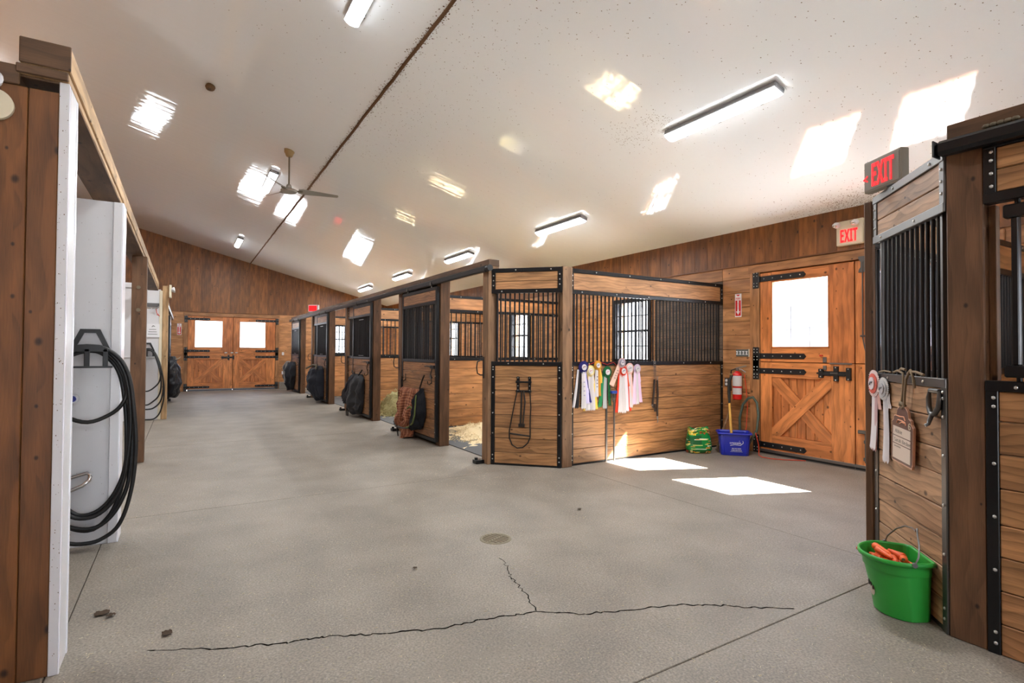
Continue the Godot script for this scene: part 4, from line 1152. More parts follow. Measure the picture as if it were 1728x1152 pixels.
func dutch_leaf(o: Node3D, w: float, hinge_left: bool, panes: int, detail := true) -> void:
	# local: x 0..w, y up, face at z = 0
	var h := 2.44; var sp := 1.235; var zf := -0.055
	var D: Array = M.door
	var ws := 0.17 if detail else 0.19
	# upper half
	var u := Node3D.new(); u.name = "upper_leaf"; o.add_child(u, true)
	bx(u, "stile", D[0], Vector3(0.004, sp + 0.004, zf), Vector3(ws, h, 0), 0.004, 1)
	bx(u, "stile", D[2], Vector3(w - ws - 0.12, sp + 0.004, zf), Vector3(w - 0.004, h, 0), 0.004, 1)
	var wx1 := w - ws - 0.12
	bx(u, "rail", D[1], Vector3(ws, sp + 0.004, zf), Vector3(wx1, 1.425, 0), 0.004, 0)
	bx(u, "rail", D[0], Vector3(ws, 2.315, zf), Vector3(wx1, h, 0), 0.004, 0)
	var f := Geo.new()
	for a in [[ws - 0.005, 1.42, ws + 0.015, 2.32], [wx1 - 0.015, 1.42, wx1 + 0.005, 2.32], [ws, 1.42, wx1, 1.44], [ws, 2.30, wx1, 2.32]]: f.box(Vector3(a[0], a[1], -0.045), Vector3(a[2], a[3], 0.006), 0.003)
	build(f, "glazing_bead", D[2], u)
	for k in panes:
		var x0 := lerpf(ws + 0.012, wx1 - 0.012, float(k) / panes); var x1 := lerpf(ws + 0.012, wx1 - 0.012, float(k + 1) / panes)
		bx(u, "pane", M.glass, Vector3(x0 + 0.003, 1.435, -0.034), Vector3(x1 - 0.003, 2.305, -0.029))
		if k > 0: bx(u, "muntin", M.grey_steel, Vector3(x0 - 0.004, 1.435, -0.038), Vector3(x0 + 0.004, 2.305, -0.024))
	# lower half
	var l := Node3D.new(); l.name = "lower_leaf"; o.add_child(l, true)
	var iy0 := 0.26; var iy1 := 1.03
	bx(l, "stile", D[1], Vector3(0.004, 0.05, zf), Vector3(ws, sp - 0.004, 0), 0.004, 1)
	bx(l, "stile", D[1], Vector3(wx1 + 0.02, 0.05, zf), Vector3(w - 0.004, sp - 0.004, 0), 0.004, 1)
	bx(l, "rail", D[0], Vector3(ws, 0.05, zf), Vector3(wx1 + 0.02, iy0, 0), 0.004, 0)
	bx(l, "rail", D[1], Vector3(ws, iy1, zf), Vector3(wx1 + 0.02, sp - 0.004, 0), 0.004, 0)
	var n := 7
	for k in n:
		var x0 := lerpf(ws, wx1 + 0.02, float(k) / n); var x1 := lerpf(ws, wx1 + 0.02, float(k + 1) / n)
		bx(l, "panel_board", D[rng.randi() % 3], Vector3(x0 + 0.0015, iy0, zf), Vector3(x1 - 0.0015, iy1, -0.032), 0.006, 1)
	# cross brace, the rising one on top
	var up := Vector2(0.115, 0.0); var ve := Vector2(0.0, 0.10)
	var A := Vector2(ws, iy0); var C := Vector2(wx1 + 0.02, iy1)
	var S := Vector2(ws, iy1); var E := Vector2(wx1 + 0.02, iy0)
	for br in [[PackedVector2Array([A, A + up, C - ve, C, C - up, A + ve]), -0.001], [PackedVector2Array([S, S - ve, E - up, E, E + ve, S + up]), -0.010]]:
		var ang := (C - A).angle() if br[1] > -0.005 else (E - S).angle()
		var loc := PackedVector2Array()
		for p in br[0]: loc.append(p.rotated(-ang))
		var g := Geo.new(); g.uo = ro(); g.xf = Transform3D(Basis(Vector3.BACK, ang), Vector3.ZERO)
		g.prism(loc, zf + 0.01, br[1])
		build(g, "cross_brace", D[1] if br[1] > -0.005 else D[0], l)
	# boards at the back that close the joints
	bx(l, "back_board", D[2], Vector3(-0.015, 0.04, -0.078), Vector3(w + 0.02, 1.27, -0.056))
	for b in [[-0.02, 0.10], [w - 0.12, w + 0.03]]: bx(u, "stop", D[2], Vector3(b[0], 1.27, -0.078), Vector3(b[1], 2.47, -0.056))
	bx(u, "stop", D[2], Vector3(0.10, 2.36, -0.078), Vector3(w - 0.12, 2.47, -0.056))
	bx(l, "kick_strip", M.galv, Vector3(0.0, 0.03, -0.04), Vector3(w, 0.065, 0.012), 0.003)
	bx(l, "bottom_sweep", M.plastic_black, Vector3(0.0, 0.008, -0.045), Vector3(w, 0.03, 0.008), 0.003)
	# hinges
	var hx := 0.01 if hinge_left else w - 0.01
	var sg := 1.0 if hinge_left else -1.0
	strap_hinge(u, hx, 2.36, 0.60, sg, 0)
	strap_hinge(u, hx, 1.315, 0.60, sg, -1)
	strap_hinge(l, hx, 1.115, 0.60, sg, 1)
	strap_hinge(l, hx, 0.125, 0.60, sg, 0)

func wood_bolt(parent: Node, x: float, y: float) -> void:
	# big black slide bolt
	var g := Geo.new()
	g.box(Vector3(x - 0.17, y - 0.028, 0), Vector3(x + 0.14, y + 0.028, 0.02), 0.006)
	for q in [[x - 0.15, 0.055], [x + 0.03, 0.09], [x + 0.175, 0.075]]:
		g.prism(PackedVector2Array([Vector2(q[0] - 0.026, y - q[1]), Vector2(q[0] + 0.026, y - q[1]), Vector2(q[0] + 0.026, y + q[1]), Vector2(q[0] - 0.026, y + q[1])]), 0.0, 0.026)
	g.cyl(Vector3(x - 0.20, y, 0.012), Vector3(x + 0.16, y, 0.012), 0.012, 10)
	build(g, "slide_bolt", M.iron, parent)
	bx(parent, "bolt_plate", M.grey_steel, Vector3(x - 0.03, y - 0.005, 0.024), Vector3(x + 0.06, y + 0.016, 0.034), 0.003)
	rivets(parent, [Vector3(x - 0.15, y + 0.04, 0.027), Vector3(x - 0.15, y - 0.04, 0.027), Vector3(x + 0.03, y + 0.075, 0.027), Vector3(x + 0.03, y - 0.075, 0.027), Vector3(x + 0.175, y + 0.06, 0.027), Vector3(x + 0.175, y - 0.06, 0.027)], 0.009)

func doors() -> void:
	# side door in the right wall; local x runs from the far side towards the camera
	var o := struct("door_1", "orange stained dutch door leaf with cross brace and three-pane window in the right wall", "door")
	o.position = Vector3(WX - 0.005, 0, -4.53); o.rotation_degrees.y = -90
	dutch_leaf(o, 1.215, true, 3)
	wood_bolt(o.get_node("lower_leaf"), 0.98, 1.11)
	var u: Node = o.get_node("upper_leaf")
	bx(u, "barrel_bolt", M.galv, Vector3(0.855, 1.24, 0.0), Vector3(0.895, 1.31, 0.02), 0.003)
	bx(o.get_node("lower_leaf"), "bolt_keeper", M.galv, Vector3(0.855, 1.15, 0.0), Vector3(0.895, 1.205, 0.02), 0.003)
	bx(u, "bolt_knob", M.red, Vector3(0.815, 1.32, 0.0), Vector3(0.85, 1.335, 0.03), 0.004)
	bx(u, "split_bolt", M.galv, Vector3(0.93, 1.222, 0.002), Vector3(1.19, 1.242, 0.016), 0.004)
	var o2 := struct("door_2", "right-hand dutch door leaf with long espagnolette bolt, mostly hidden by the pale panel", "door")
	o2.position = Vector3(WX - 0.005, 0, -3.31); o2.rotation_degrees.y = -90
	dutch_leaf_flip(o2)
	var g := Geo.new(); g.cyl(Vector3(0.095, 1.54, 0.02), Vector3(0.095, 2.42, 0.02), 0.008, 8); g.tube([Vector3(0.095, 1.54, 0.02), Vector3(0.12, 1.42, 0.03), Vector3(0.16, 1.27, 0.03), Vector3(0.17, 1.22, 0.03)], 0.008, 8)
	g.box(Vector3(0.065, 1.55, 0.0), Vector3(0.125, 1.57, 0.03), 0.006)
	build(g, "bolt_rod", M.grey_steel, o2.get_node("upper_leaf"))
	g = Geo.new()
	g.prism(PackedVector2Array([Vector2(0.05, 2.30), Vector2(0.14, 2.30), Vector2(0.135, 2.33), Vector2(0.115, 2.36), Vector2(0.115, 2.42), Vector2(0.14, 2.46), Vector2(0.14, 2.485), Vector2(0.05, 2.485), Vector2(0.05, 2.46), Vector2(0.075, 2.42), Vector2(0.075, 2.36), Vector2(0.055, 2.33)]), 0.0, 0.022)
	build(g, "bolt_guide", M.grey_steel, o2.get_node("upper_leaf"))
	g = Geo.new(); g.cyl(Vector3(0.12, 0.1, 0.02), Vector3(0.12, 0.46, 0.02), 0.012, 8); g.box(Vector3(0.095, 0.12, 0), Vector3(0.145, 0.16, 0.03), 0.004); g.box(Vector3(0.1, 0.32, 0), Vector3(0.14, 0.36, 0.03), 0.004); g.box(Vector3(0.04, 0.43, 0.01), Vector3(0.13, 0.47, 0.04), 0.006)
	build(g, "foot_bolt", M.grey_steel, o2.get_node("lower_leaf"))
	var fr := struct("trim_1", "brown timber casing round the side door", "door casing")
	bx(fr, "jamb", M.wall[2], Vector3(WX - 0.012, 0, -4.68), Vector3(WX + 0.19, 2.46, -4.535), 0.004, 1)
	bx(fr, "jamb", M.wall[2], Vector3(WX - 0.012, 0, -2.09), Vector3(WX + 0.19, 2.46, -1.95), 0.004, 1)
	bx(fr, "head", M.wall[2], Vector3(WX - 0.02, 2.455, -4.7), Vector3(WX + 0.19, 2.565, -1.95), 0.004, 2)
	bx(fr, "sill", M.joint, Vector3(WX - 0.03, -0.11, -4.54), Vector3(WX + 0.2, 0.002, -2.09), 0.003, 2)
	# far double door
	for i in 2:
		var d := struct("door_%d" % (i + 3), ["left", "right"][i] + " leaf of the far double dutch door with a bright window", "door")
		d.position = Vector3([0.10, 1.415][i], 0, FZ + 0.004)
		if i == 0: dutch_leaf(d, 1.31, true, 1, false)
		else: dutch_leaf_flip(d, 1.31, 1)
		if i == 0: wood_bolt(d.get_node("lower_leaf"), 1.15, 1.10)
		for x in ([1.10, 1.28] if i == 0 else [0.1]): bx(d.get_node("upper_leaf"), "split_bolt", M.bolt, Vector3(x - 0.04, 1.24, 0.0), Vector3(x + 0.04, 1.275, 0.03), 0.008)
	var fr2 := struct("trim_2", "brown timber casing round the far double door", "door casing")
	for x in [-0.03, 2.73]: bx(fr2, "jamb", M.wall[2], Vector3(x, 0, FZ - 0.2), Vector3(x + 0.125, 2.5, FZ + 0.012), 0.004, 1)
	bx(fr2, "head", M.wall[2], Vector3(-0.03, 2.455, FZ - 0.2), Vector3(2.86, 2.57, FZ + 0.02), 0.004, 0)
	bx(fr2, "sill", M.joint, Vector3(0.05, -0.11, FZ - 0.2), Vector3(2.8, 0.002, FZ + 0.03), 0.003, 0)
	for x in [-0.33, 3.0]:
		var cb := thing("concrete_block", "small pale block at the foot of the far wall, " + ("left" if x < 0 else "right") + " of the double door", "block", Vector3(x, 0, FZ + 0.06))
		bx(cb, "block", M.concrete, Vector3(-0.15, 0, -0.055), Vector3(0.15, 0.24, 0.06), 0.01)

func dutch_leaf_flip(o: Node3D, w := 1.215, panes := 3) -> void:
	dutch_leaf(o, w, false, panes, panes > 1)
	# the window stands off the hinge side: mirror the wide stile by shifting the leaf's glazing
	pass

# ------------------------------------------------------------------ lamps
func lamps() -> void:
	var spec := [[1.31, -4.44, "over the aisle at the top edge"], [1.31, -10.75, "behind the ceiling fan"], [1.31, -17.3, "near the far double door"],
		[4.38, -3.38, "over the crossing, the largest in view"], [5.26, -7.15, "over the first stall"], [5.2, -10.85, "over the second stall"], [5.2, -14.5, "over the third stall"], [5.2, -18.1, "over the last stall"],
		[1.31, 2.0, "over the aisle behind the camera, unseen, carried on from the row as fill"], [-2.4, -6.0, "added unseen as fill over the first wash bay"], [-2.4, -10.2, "added unseen as fill over the second wash bay"], [-2.4, -15.0, "added unseen as fill over the left stall row"]]  # unseen fill: aisle row carried on, fixtures on the left side added
	var a := atan(SL)
	for s in spec:
		var x: float = s[0]; var z: float = s[1]
		var lab: String = "long white ceiling light fixture " + s[2]
		var o := thing("ceiling_light", lab, "ceiling light", Vector3(x, ceil_y(x), z), 0, "strip lights on the ceiling")
		o.rotation.z = -a
		var g := Geo.new()
		g.box(Vector3(-0.075, -0.055, -0.63), Vector3(0.075, 0.0, 0.63), 0.012)
		build(g, "housing", M.lamp_case, o)
		g = Geo.new()
		var P := []
		for k in 9:   # the diffuser: a shallow trough with rounded ends
			var t := PI * k / 8.0
			P.append([cos(t) * 0.068, -0.055 - sin(t) * 0.042])
		var rows := []
		for q in [[-0.62, 0.55], [-0.605, 0.9], [-0.58, 1.0], [0.58, 1.0], [0.605, 0.9], [0.62, 0.55]]:
			var r := []
			for p in P: r.append(Vector3(p[0], -0.053 + (p[1] + 0.053) * q[1], q[0]))
			rows.append(r)
		g.grid(rows)
		for e in 2:
			var r: Array = rows[0] if e == 0 else rows[5]
			for k in range(1, 8):
				var nn := Vector3(0, 0, -1 if e == 0 else 1)
				if e == 0: g.tri(r[0], r[k], r[k + 1], nn, nn, nn)
				else: g.tri(r[0], r[k + 1], r[k], nn, nn, nn)
		build(g, "diffuser", M.lamp, o)
		for zz in [-0.45, -0.05, 0.4]: bx(o, "clip", M.galv, Vector3(0.066, -0.07, zz), Vector3(0.08, -0.03, zz + 0.03), 0.003)
		var L := AreaLight3D.new(); L.name = "strip_light"
		L.area_size = Vector2(0.13, 1.2); L.light_energy = lamp_power(); L.light_color = Color(0.97, 0.99, 1.0)
		L.area_range = 40.0
		L.shadow_enabled = true
		o.add_child(L)
		L.position = Vector3(0, -0.105, 0); L.rotation_degrees.x = -90

# ------------------------------------------------------------------ things round the crossing
func crossing_things() -> void:
	# strap rack on the angled panel; local frame of that panel
	var o := thing("bridle_rack", "black steel strap rack with a hanging loop on the angled panel", "tack rack", Vector3(3.17, 0, -5.69), -45)
	o.position += o.basis.z * 0.004
	var g := Geo.new()
	for x in [0.335, 0.475]:
		g.box(Vector3(x - 0.017, 0.87, 0.0), Vector3(x + 0.017, 1.06, 0.012), 0.003)
	for y in [0.995, 0.885]: g.box(Vector3(0.31, y - 0.01, 0.01), Vector3(0.50, y + 0.012, 0.03), 0.003)
	build(g, "bracket", M.black, o)
	g = Geo.new()
	g.tube([Vector3(0.33, 0.89, 0.03), Vector3(0.30, 0.75, 0.03), Vector3(0.27, 0.6, 0.025), Vector3(0.235, 0.42, 0.02), Vector3(0.235, 0.33, 0.02), Vector3(0.27, 0.25, 0.02), Vector3(0.33, 0.215, 0.02), Vector3(0.40, 0.225, 0.02), Vector3(0.46, 0.28, 0.02), Vector3(0.487, 0.35, 0.02), Vector3(0.487, 0.5, 0.025), Vector3(0.495, 0.7, 0.03), Vector3(0.485, 0.89, 0.03)], 0.0075, 8)
	g.tube([Vector3(0.237, 0.385, 0.022), Vector3(0.35, 0.375, 0.03), Vector3(0.485, 0.36, 0.022)], 0.009, 8)
	build(g, "loop", M.black, o)
	g = Geo.new()
	g.tube([Vector3(0.385, 0.90, 0.03), Vector3(0.38, 0.72, 0.03), Vector3(0.37, 0.50, 0.025)], 0.011, 8); g.tube([Vector3(0.41, 0.90, 0.04), Vector3(0.43, 0.76, 0.05), Vector3(0.415, 0.62, 0.04), Vector3(0.40, 0.50, 0.025)], 0.009, 8)
	g.box(Vector3(0.345, 0.465, 0.008), Vector3(0.42, 0.505, 0.03), 0.004)
	build(g, "straps", mat(Color(0.13, 0.10, 0.085), 0.5), o)
	rivets(o, [Vector3(0.335, 1.045, 0.013), Vector3(0.475, 1.045, 0.013), Vector3(0.335, 0.95, 0.013), Vector3(0.475, 0.95, 0.013), Vector3(0.335, 0.90, 0.013), Vector3(0.475, 0.90, 0.013)], 0.006)
	# pole in front of the ribbon panel
	var p := thing("steel_pole", "slim galvanised pole with blue top clamp leaning on the ribbon panel", "pole", Vector3(4.586, 0, -5.085))
	g = Geo.new(); g.cyl(Vector3(0, 0, 0), Vector3(0, 0.80, 0), 0.0125, 10); build(g, "tube", M.galv, p)
	g = Geo.new(); g.box(Vector3(-0.05, 0.84, -0.02), Vector3(0.04, 0.875, 0.02), 0.006); build(g, "blue_clamp", mat(Color(0.14, 0.26, 0.60), 0.45), p)
	g = Geo.new(); g.cyl(Vector3(0, 0.79, 0), Vector3(0, 0.845, 0), 0.018, 10); g.tube([Vector3(-0.045, 0.84, 0.02), Vector3(-0.05, 0.78, 0.022), Vector3(-0.03, 0.74, 0.02)], 0.007, 6); build(g, "fittings", M.grey_steel, p)
	# halter straps on a double wire hook
	var h := thing("halter_straps", "dark leather straps hanging from a wire hook right of the rosettes", "tack", Vector3(5.30, 0, -5.10))
	g = Geo.new(); g.tube([Vector3(-0.012, 1.25, -0.03), Vector3(-0.012, 1.25, 0.0), Vector3(-0.005, 1.0, 0.005)], 0.004, 6); g.tube([Vector3(0.014, 1.24, -0.02), Vector3(0.014, 1.24, 0.004), Vector3(0.02, 1.02, 0.006), Vector3(0.045, 0.99, 0.01), Vector3(0.055, 1.04, 0.01)], 0.004, 6); build(g, "wire_hook", M.galv, h)
	for q in [[Vector3(-0.005, 1.0, 0.008), Vector3(-0.02, 0.85, 0.012), Vector3(-0.045, 0.66, 0.012), Vector3(-0.03, 0.63, 0.014)], [Vector3(0.04, 0.99, 0.012), Vector3(0.045, 0.8, 0.016), Vector3(0.035, 0.62, 0.016), Vector3(0.04, 0.52, 0.016)], [Vector3(0.0, 0.68, 0.01), Vector3(0.0, 0.58, 0.012)]]:
		g = Geo.new(); g.tube(q, 0.014, 6); build(g, "strap", mat(Color(0.15, 0.10, 0.08), 0.55), h)
	g = Geo.new(); g.ball(Vector3(0.04, 0.50, 0.016), Vector3(0.014, 0.02, 0.01), 8); g.ball(Vector3(-0.045, 0.665, 0.014), Vector3(0.022, 0.016, 0.01), 8); g.tube([Vector3(0.04, 0.48, 0.016), Vector3(0.05, 0.455, 0.016), Vector3(0.035, 0.43, 0.016)], 0.006, 6); build(g, "snap_hook", M.galv, h)
	# soil bag
	var bagm := mat(Color(1, 1, 1), 0.28, 0, ImageTexture.create_from_image(bag_image()))
	var b := thing("soil_bag", "shiny green garden soil bag with flower print beside the blue bin", "bag", Vector3(5.985, 0, -4.955), -32)
	var rows := []
	for q in [[0.0, 0.13, 0.07], [0.012, 0.152, 0.095], [0.06, 0.165, 0.105], [0.13, 0.162, 0.10], [0.2, 0.152, 0.093], [0.26, 0.142, 0.082], [0.31, 0.137, 0.075], [0.335, 0.14, 0.07], [0.325, 0.13, 0.06], [0.30, 0.11, 0.045]]:
		var r := []
		for j in 40:
			var a := TAU * (0.25 - j / 40.0) + PI * 0.75
			var c := cos(a); var s := sin(a)
			var rx: float = q[1] * signf(c) * pow(absf(c), 0.62); var rz: float = q[2] * signf(s) * pow(absf(s), 0.62)
			var wr := 1.0 + 0.035 * sin(j * 1.9 + q[0] * 40.0) + 0.03 * sin(j * 0.7 - q[0] * 55.0)
			r.append(Vector3(rx * wr, q[0] + 0.02 * (sin(j * 0.5) if q[0] > 0.25 else 0.0), rz * wr))
		rows.append(r)
	g = Geo.new(); g.grid(rows, true)
	build(g, "bag", bagm, b)
	g = Geo.new(); g.lathe([Vector2(0.0, 0.29), Vector2(0.10, 0.285)], 20, TAU, 1.0, 0.45); build(g, "soil", mat(Color(0.10, 0.07, 0.05), 0.95), b)
	# blue recycling bin
	var bb := thing("recycling_bin", "blue plastic recycling bin with white print beside the side door", "bin", Vector3(6.325, 0, -4.655), -47)
	var bm := mat(Color(0.105, 0.165, 0.66), 0.32); bm.metallic_specular = 0.5
	var ring := func(w: float, d: float, y: float, rr: float) -> Array:
		var r := []
		for c in 4:
			var cx := (w / 2 - rr) * (1 if c == 0 or c == 3 else -1); var cz := (d / 2 - rr) * (1 if c < 2 else -1)
			for k in 5:
				var a: float = PI / 2 * (k / 4.0 + [0.0, 1.0, 2.0, 3.0][c])
				r.append(Vector3(cx + cos(a) * rr, y, cz + sin(a) * rr))
		r.reverse()
		return r
	rows = [ring.call(0.33, 0.25, 0.0, 0.035), ring.call(0.345, 0.265, 0.006, 0.04), ring.call(0.385, 0.30, 0.27, 0.045), ring.call(0.39, 0.305, 0.275, 0.045), ring.call(0.43, 0.345, 0.278, 0.05), ring.call(0.435, 0.35, 0.285, 0.05), ring.call(0.43, 0.345, 0.297, 0.05), ring.call(0.41, 0.325, 0.30, 0.045), ring.call(0.375, 0.29, 0.27, 0.04), ring.call(0.33, 0.25, 0.012, 0.035)]
	g = Geo.new(); g.grid(rows, true)
	build(g, "tub", bm, bb)
	g = Geo.new(); g.box(Vector3(-0.15, 0.004, -0.11), Vector3(0.15, 0.014, 0.11)); build(g, "bin_floor", bm, bb)
	for x in [-0.13, 0.135]: bx(bb, "rib", bm, Vector3(x - 0.012, 0.03, 0.125), Vector3(x + 0.012, 0.27, 0.150), 0.01)
	var pr := Node3D.new(); pr.name = "print"; bb.add_child(pr, true)
	pr.rotation_degrees.x = -3.5; pr.position = Vector3(0.015, 0.14, 0.1455)
	words(pr, "lettering", "Trillium", 0.03, 0.001, M.white, Vector3(-0.015, 0.03, 0), true)
	g = Geo.new(); g.tube([Vector3(-0.075, -0.005, 0), Vector3(-0.02, 0.006, 0), Vector3(0.05, 0.0, 0), Vector3(0.085, 0.03, 0), Vector3(0.08, 0.06, 0), Vector3(0.05, 0.07, 0), Vector3(0.035, 0.05, 0)], 0.004, 6); build(g, "swirl", M.white, pr)
	words(pr, "lettering", "905-852-0000", 0.014, 0.001, M.white, Vector3(0, -0.045, 0), true)
	words(pr, "lettering", "1-800-RECYCLE", 0.014, 0.001, M.white, Vector3(0, -0.068, 0), true)
	bx(pr, "print_rule", M.white, Vector3(-0.075, -0.086, 0), Vector3(0.075, -0.083, 0.001))
	words(bb, "side_print", "RECYCLE", 0.022, 0.001, M.white, Vector3(-0.184, 0.185, 0.02), true).rotation_degrees = Vector3(-3.5, -90, 0)
	g = Geo.new(); g.box(Vector3(-0.01, -0.035, 0), Vector3(0.01, 0.03, 0.002)); g.box(Vector3(-0.03, -0.03, 0), Vector3(0.03, -0.015, 0.002))
	var sp := build(g, "side_mark", M.white, bb); sp.position = Vector3(-0.182, 0.135, 0.02); sp.rotation_degrees = Vector3(-3.5, -90, 0)
	# tools in the bin
	for i in 2:
		var t := thing("tool_handle", ["greyed wooden tool handle slanting out of the blue bin", "pale yellow tool handle standing in the blue bin"][i], "tool", Vector3.ZERO)
		var a: Vector3 = [Vector3(6.24, 0.03, -4.86), Vector3(6.33, 0.03, -4.68)][i]; var b2: Vector3 = [Vector3(6.54, 0.60, -4.86), Vector3(6.43, 0.66, -4.80)][i]
		t.position = a
		g = Geo.new(); g.tube([Vector3.ZERO, (b2 - a) * 0.5, b2 - a], [0.016, 0.018, 0.015], 10)
		build(g, "shaft", [mat(Color(0.48, 0.36, 0.25), 0.8), mat(Color(0.86, 0.68, 0.33), 0.6)][i], t)
		if i == 1:
			g = Geo.new(); g.tube([b2 - a, (b2 - a) * 1.15 + Vector3(0.0, 0.06, 0), (b2 - a) * 1.15 + Vector3(0.01, 0.22, 0.0), (b2 - a) * 1.15 + Vector3(0.05, 0.3, 0.02)], [0.014, 0.022, 0.024, 0.012], 10)
			build(g, "dark_grip", mat(Color(0.12, 0.12, 0.11), 0.5), t)
			g = Geo.new(); g.ball((b2 - a) * 1.15 + Vector3(0.03, 0.3, 0.01), Vector3(0.03, 0.018, 0.02), 8); build(g, "brass_tip", M.brass, t)
	var hs := thing("garden_hose", "grey-green hose looping up out of the blue bin", "hose", Vector3(6.45, 0, -4.55))
	g = Geo.new()
	var cv := Curve3D.new()
	for q in [[Vector3(0.12, 0.06, -0.18)], [Vector3(0.16, 0.5, -0.22)], [Vector3(0.20, 0.72, -0.14)], [Vector3(0.18, 0.74, -0.02)], [Vector3(0.12, 0.55, 0.09)], [Vector3(0.05, 0.27, 0.10)], [Vector3(-0.02, 0.05, 0.06)]]: cv.add_point(q[0], Vector3(0, -0.07, -0.03), Vector3(0, 0.07, 0.03) * (1 if q[0].z < -0.1 else -1) )
	var hp := [Vector3(0.12, 0.06, -0.18), Vector3(0.16, 0.45, -0.22), Vector3(0.19, 0.64, -0.19), Vector3(0.205, 0.73, -0.12), Vector3(0.20, 0.75, -0.04), Vector3(0.17, 0.68, 0.04), Vector3(0.13, 0.52, 0.09), Vector3(0.08, 0.33, 0.10), Vector3(0.0, 0.12, 0.02), Vector3(-0.04, 0.05, -0.04)]
	g.tube(hp, 0.017, 10)
	build(g, "hose", mat(Color(0.26, 0.32, 0.28), 0.55), hs)
	# fire extinguisher
	var fe := thing("fire_extinguisher", "red fire extinguisher with white label hanging on the right wall", "fire extinguisher", Vector3(WX - 0.075, 0.70, -4.835), -60)
	g = Geo.new(); g.lathe([Vector2(0.0, 0.0), Vector2(0.055, 0.0), Vector2(0.062, 0.015), Vector2(0.062, 0.33), Vector2(0.055, 0.365), Vector2(0.03, 0.39), Vector2(0.018, 0.40), Vector2(0.0, 0.40)], 24); build(g, "cylinder", M.red, fe)
	g = Geo.new(); g.lathe([Vector2(0.0625, 0.19), Vector2(0.0628, 0.20), Vector2(0.0628, 0.33), Vector2(0.0625, 0.335)], 24); build(g, "upper_label", M.white_wall, fe)
	g = Geo.new(); g.lathe([Vector2(0.0626, 0.075), Vector2(0.0629, 0.08), Vector2(0.0629, 0.16), Vector2(0.0626, 0.165)], 10, TAU * 0.4); var lb := build(g, "lower_label", M.white_wall, fe); lb.rotation_degrees.y = -18
	g = Geo.new(); g.cyl(Vector3(0, 0.40, 0), Vector3(0, 0.44, 0), 0.018, 12); g.tube([Vector3(-0.02, 0.44, 0), Vector3(0.05, 0.455, 0.01), Vector3(0.12, 0.475, 0.02)], 0.008, 8); g.tube([Vector3(0.0, 0.435, 0), Vector3(0.06, 0.42, 0.01), Vector3(0.11, 0.385, 0.02)], 0.007, 8); build(g, "valve_handle", M.galv, fe)
	g = Geo.new(); g.tube([Vector3(-0.02, 0.43, 0), Vector3(-0.075, 0.41, 0.0), Vector3(-0.09, 0.33, 0.0), Vector3(-0.085, 0.2, 0.0), Vector3(-0.08, 0.12, 0.0)], 0.009, 8); build(g, "discharge_hose", M.plastic_black, fe)
	# orange cord from the bin to the door
	var oc := thing("extension_cord", "thin orange cord from the wall over the bin to the floor by the door", "cord", Vector3(6.5, 0, -4.4))
	g = Geo.new()
	g.tube([Vector3(0.20, 1.05, -0.36), Vector3(0.20, 0.85, -0.33), Vector3(0.17, 0.6, -0.29), Vector3(0.10, 0.33, -0.26), Vector3(0.05, 0.2, -0.27)], 0.0055, 6)
	g.tube([Vector3(-0.045, 0.305, -0.02), Vector3(-0.04, 0.15, 0.02), Vector3(-0.05, 0.02, 0.03), Vector3(-0.08, 0.007, 0.10), Vector3(-0.07, 0.007, 0.22), Vector3(0.02, 0.007, 0.36), Vector3(0.12, 0.007, 0.44), Vector3(0.18, 0.008, 0.52)], 0.0055, 6)
	build(g, "cable", M.orange, oc)
	# outlet, key plate and sign on the wall
	var ol := thing("wall_outlet", "white double wall outlet left of the fire extinguisher", "outlet", Vector3(WX, 0.93, -5.06), -90)
	bx(ol, "plate", M.grey_steel, Vector3(-0.035, -0.06, 0), Vector3(0.035, 0.06, 0.008), 0.003)
	for y in [-0.026, 0.026]:
		g = Geo.new(); g.cyl(Vector3(0, y, 0.008), Vector3(0, y, 0.013), 0.02, 14); build(g, "socket", M.white, ol)
	var kp := thing("switch_plate", "dark grey plate with four white figures beside the side door", "plate", Vector3(WX, 1.355, -4.80), -90)
	bx(kp, "plate", mat(Color(0.32, 0.33, 0.32), 0.6), Vector3(-0.105, -0.05, 0), Vector3(0.105, 0.05, 0.008), 0.003)
	bx(kp, "edge", M.cream, Vector3(0.098, -0.055, 0), Vector3(0.108, 0.055, 0.012), 0.002)
	for i in 4: words(kp, "lettering", "Σ", 0.05, 0.003, M.white, Vector3(-0.082 + i * 0.05, 0.0, 0.009), true)
	var fs := thing("fire_sign", "red and white fire extinguisher sign with arrow on the right wall", "sign", Vector3(WX, 2.03, -4.87), -90)
	fire_sign(fs, 1.0)
	var fs2 := thing("fire_sign", "small red and white arrow sign on the far wall left of the door", "sign", Vector3(-0.14, 2.01, FZ), 0)
	fire_sign(fs2, 1.1)
	for y in [1.23, 0.56]:
		var s2 := thing("wall_switch", "small white wall box on the far wall, " + ("upper" if y > 1 else "lower") + " of two right of the door", "wall box", Vector3(2.98, y, FZ), 0)
		bx(s2, "plate", M.white_wall, Vector3(-0.035, -0.055, 0), Vector3(0.035, 0.055, 0.02), 0.004)
	# floor drain
	var dr := thing("floor_drain", "round cast iron drain grate set in the floor of the crossing", "drain", Vector3(1.95, 0, -3.42), 20)
	g = Geo.new(); g.lathe([Vector2(0.115, 0.0), Vector2(0.113, 0.004), Vector2(0.098, 0.005), Vector2(0.094, 0.002)], 32); build(g, "rim", M.grime, dr)
	g = Geo.new(); g.lathe([Vector2(0.096, 0.0015), Vector2(0.0, 0.0016)], 32); build(g, "pit", M.crack, dr)
	for k in 7:
		var x := (k - 3) * 0.026; var hl := sqrt(maxf(0.0, 0.0092 - x * x))
		bx(dr, "grate_bar", M.grime, Vector3(x - 0.007, 0.0, -hl), Vector3(x + 0.007, 0.0045, hl), 0.001)
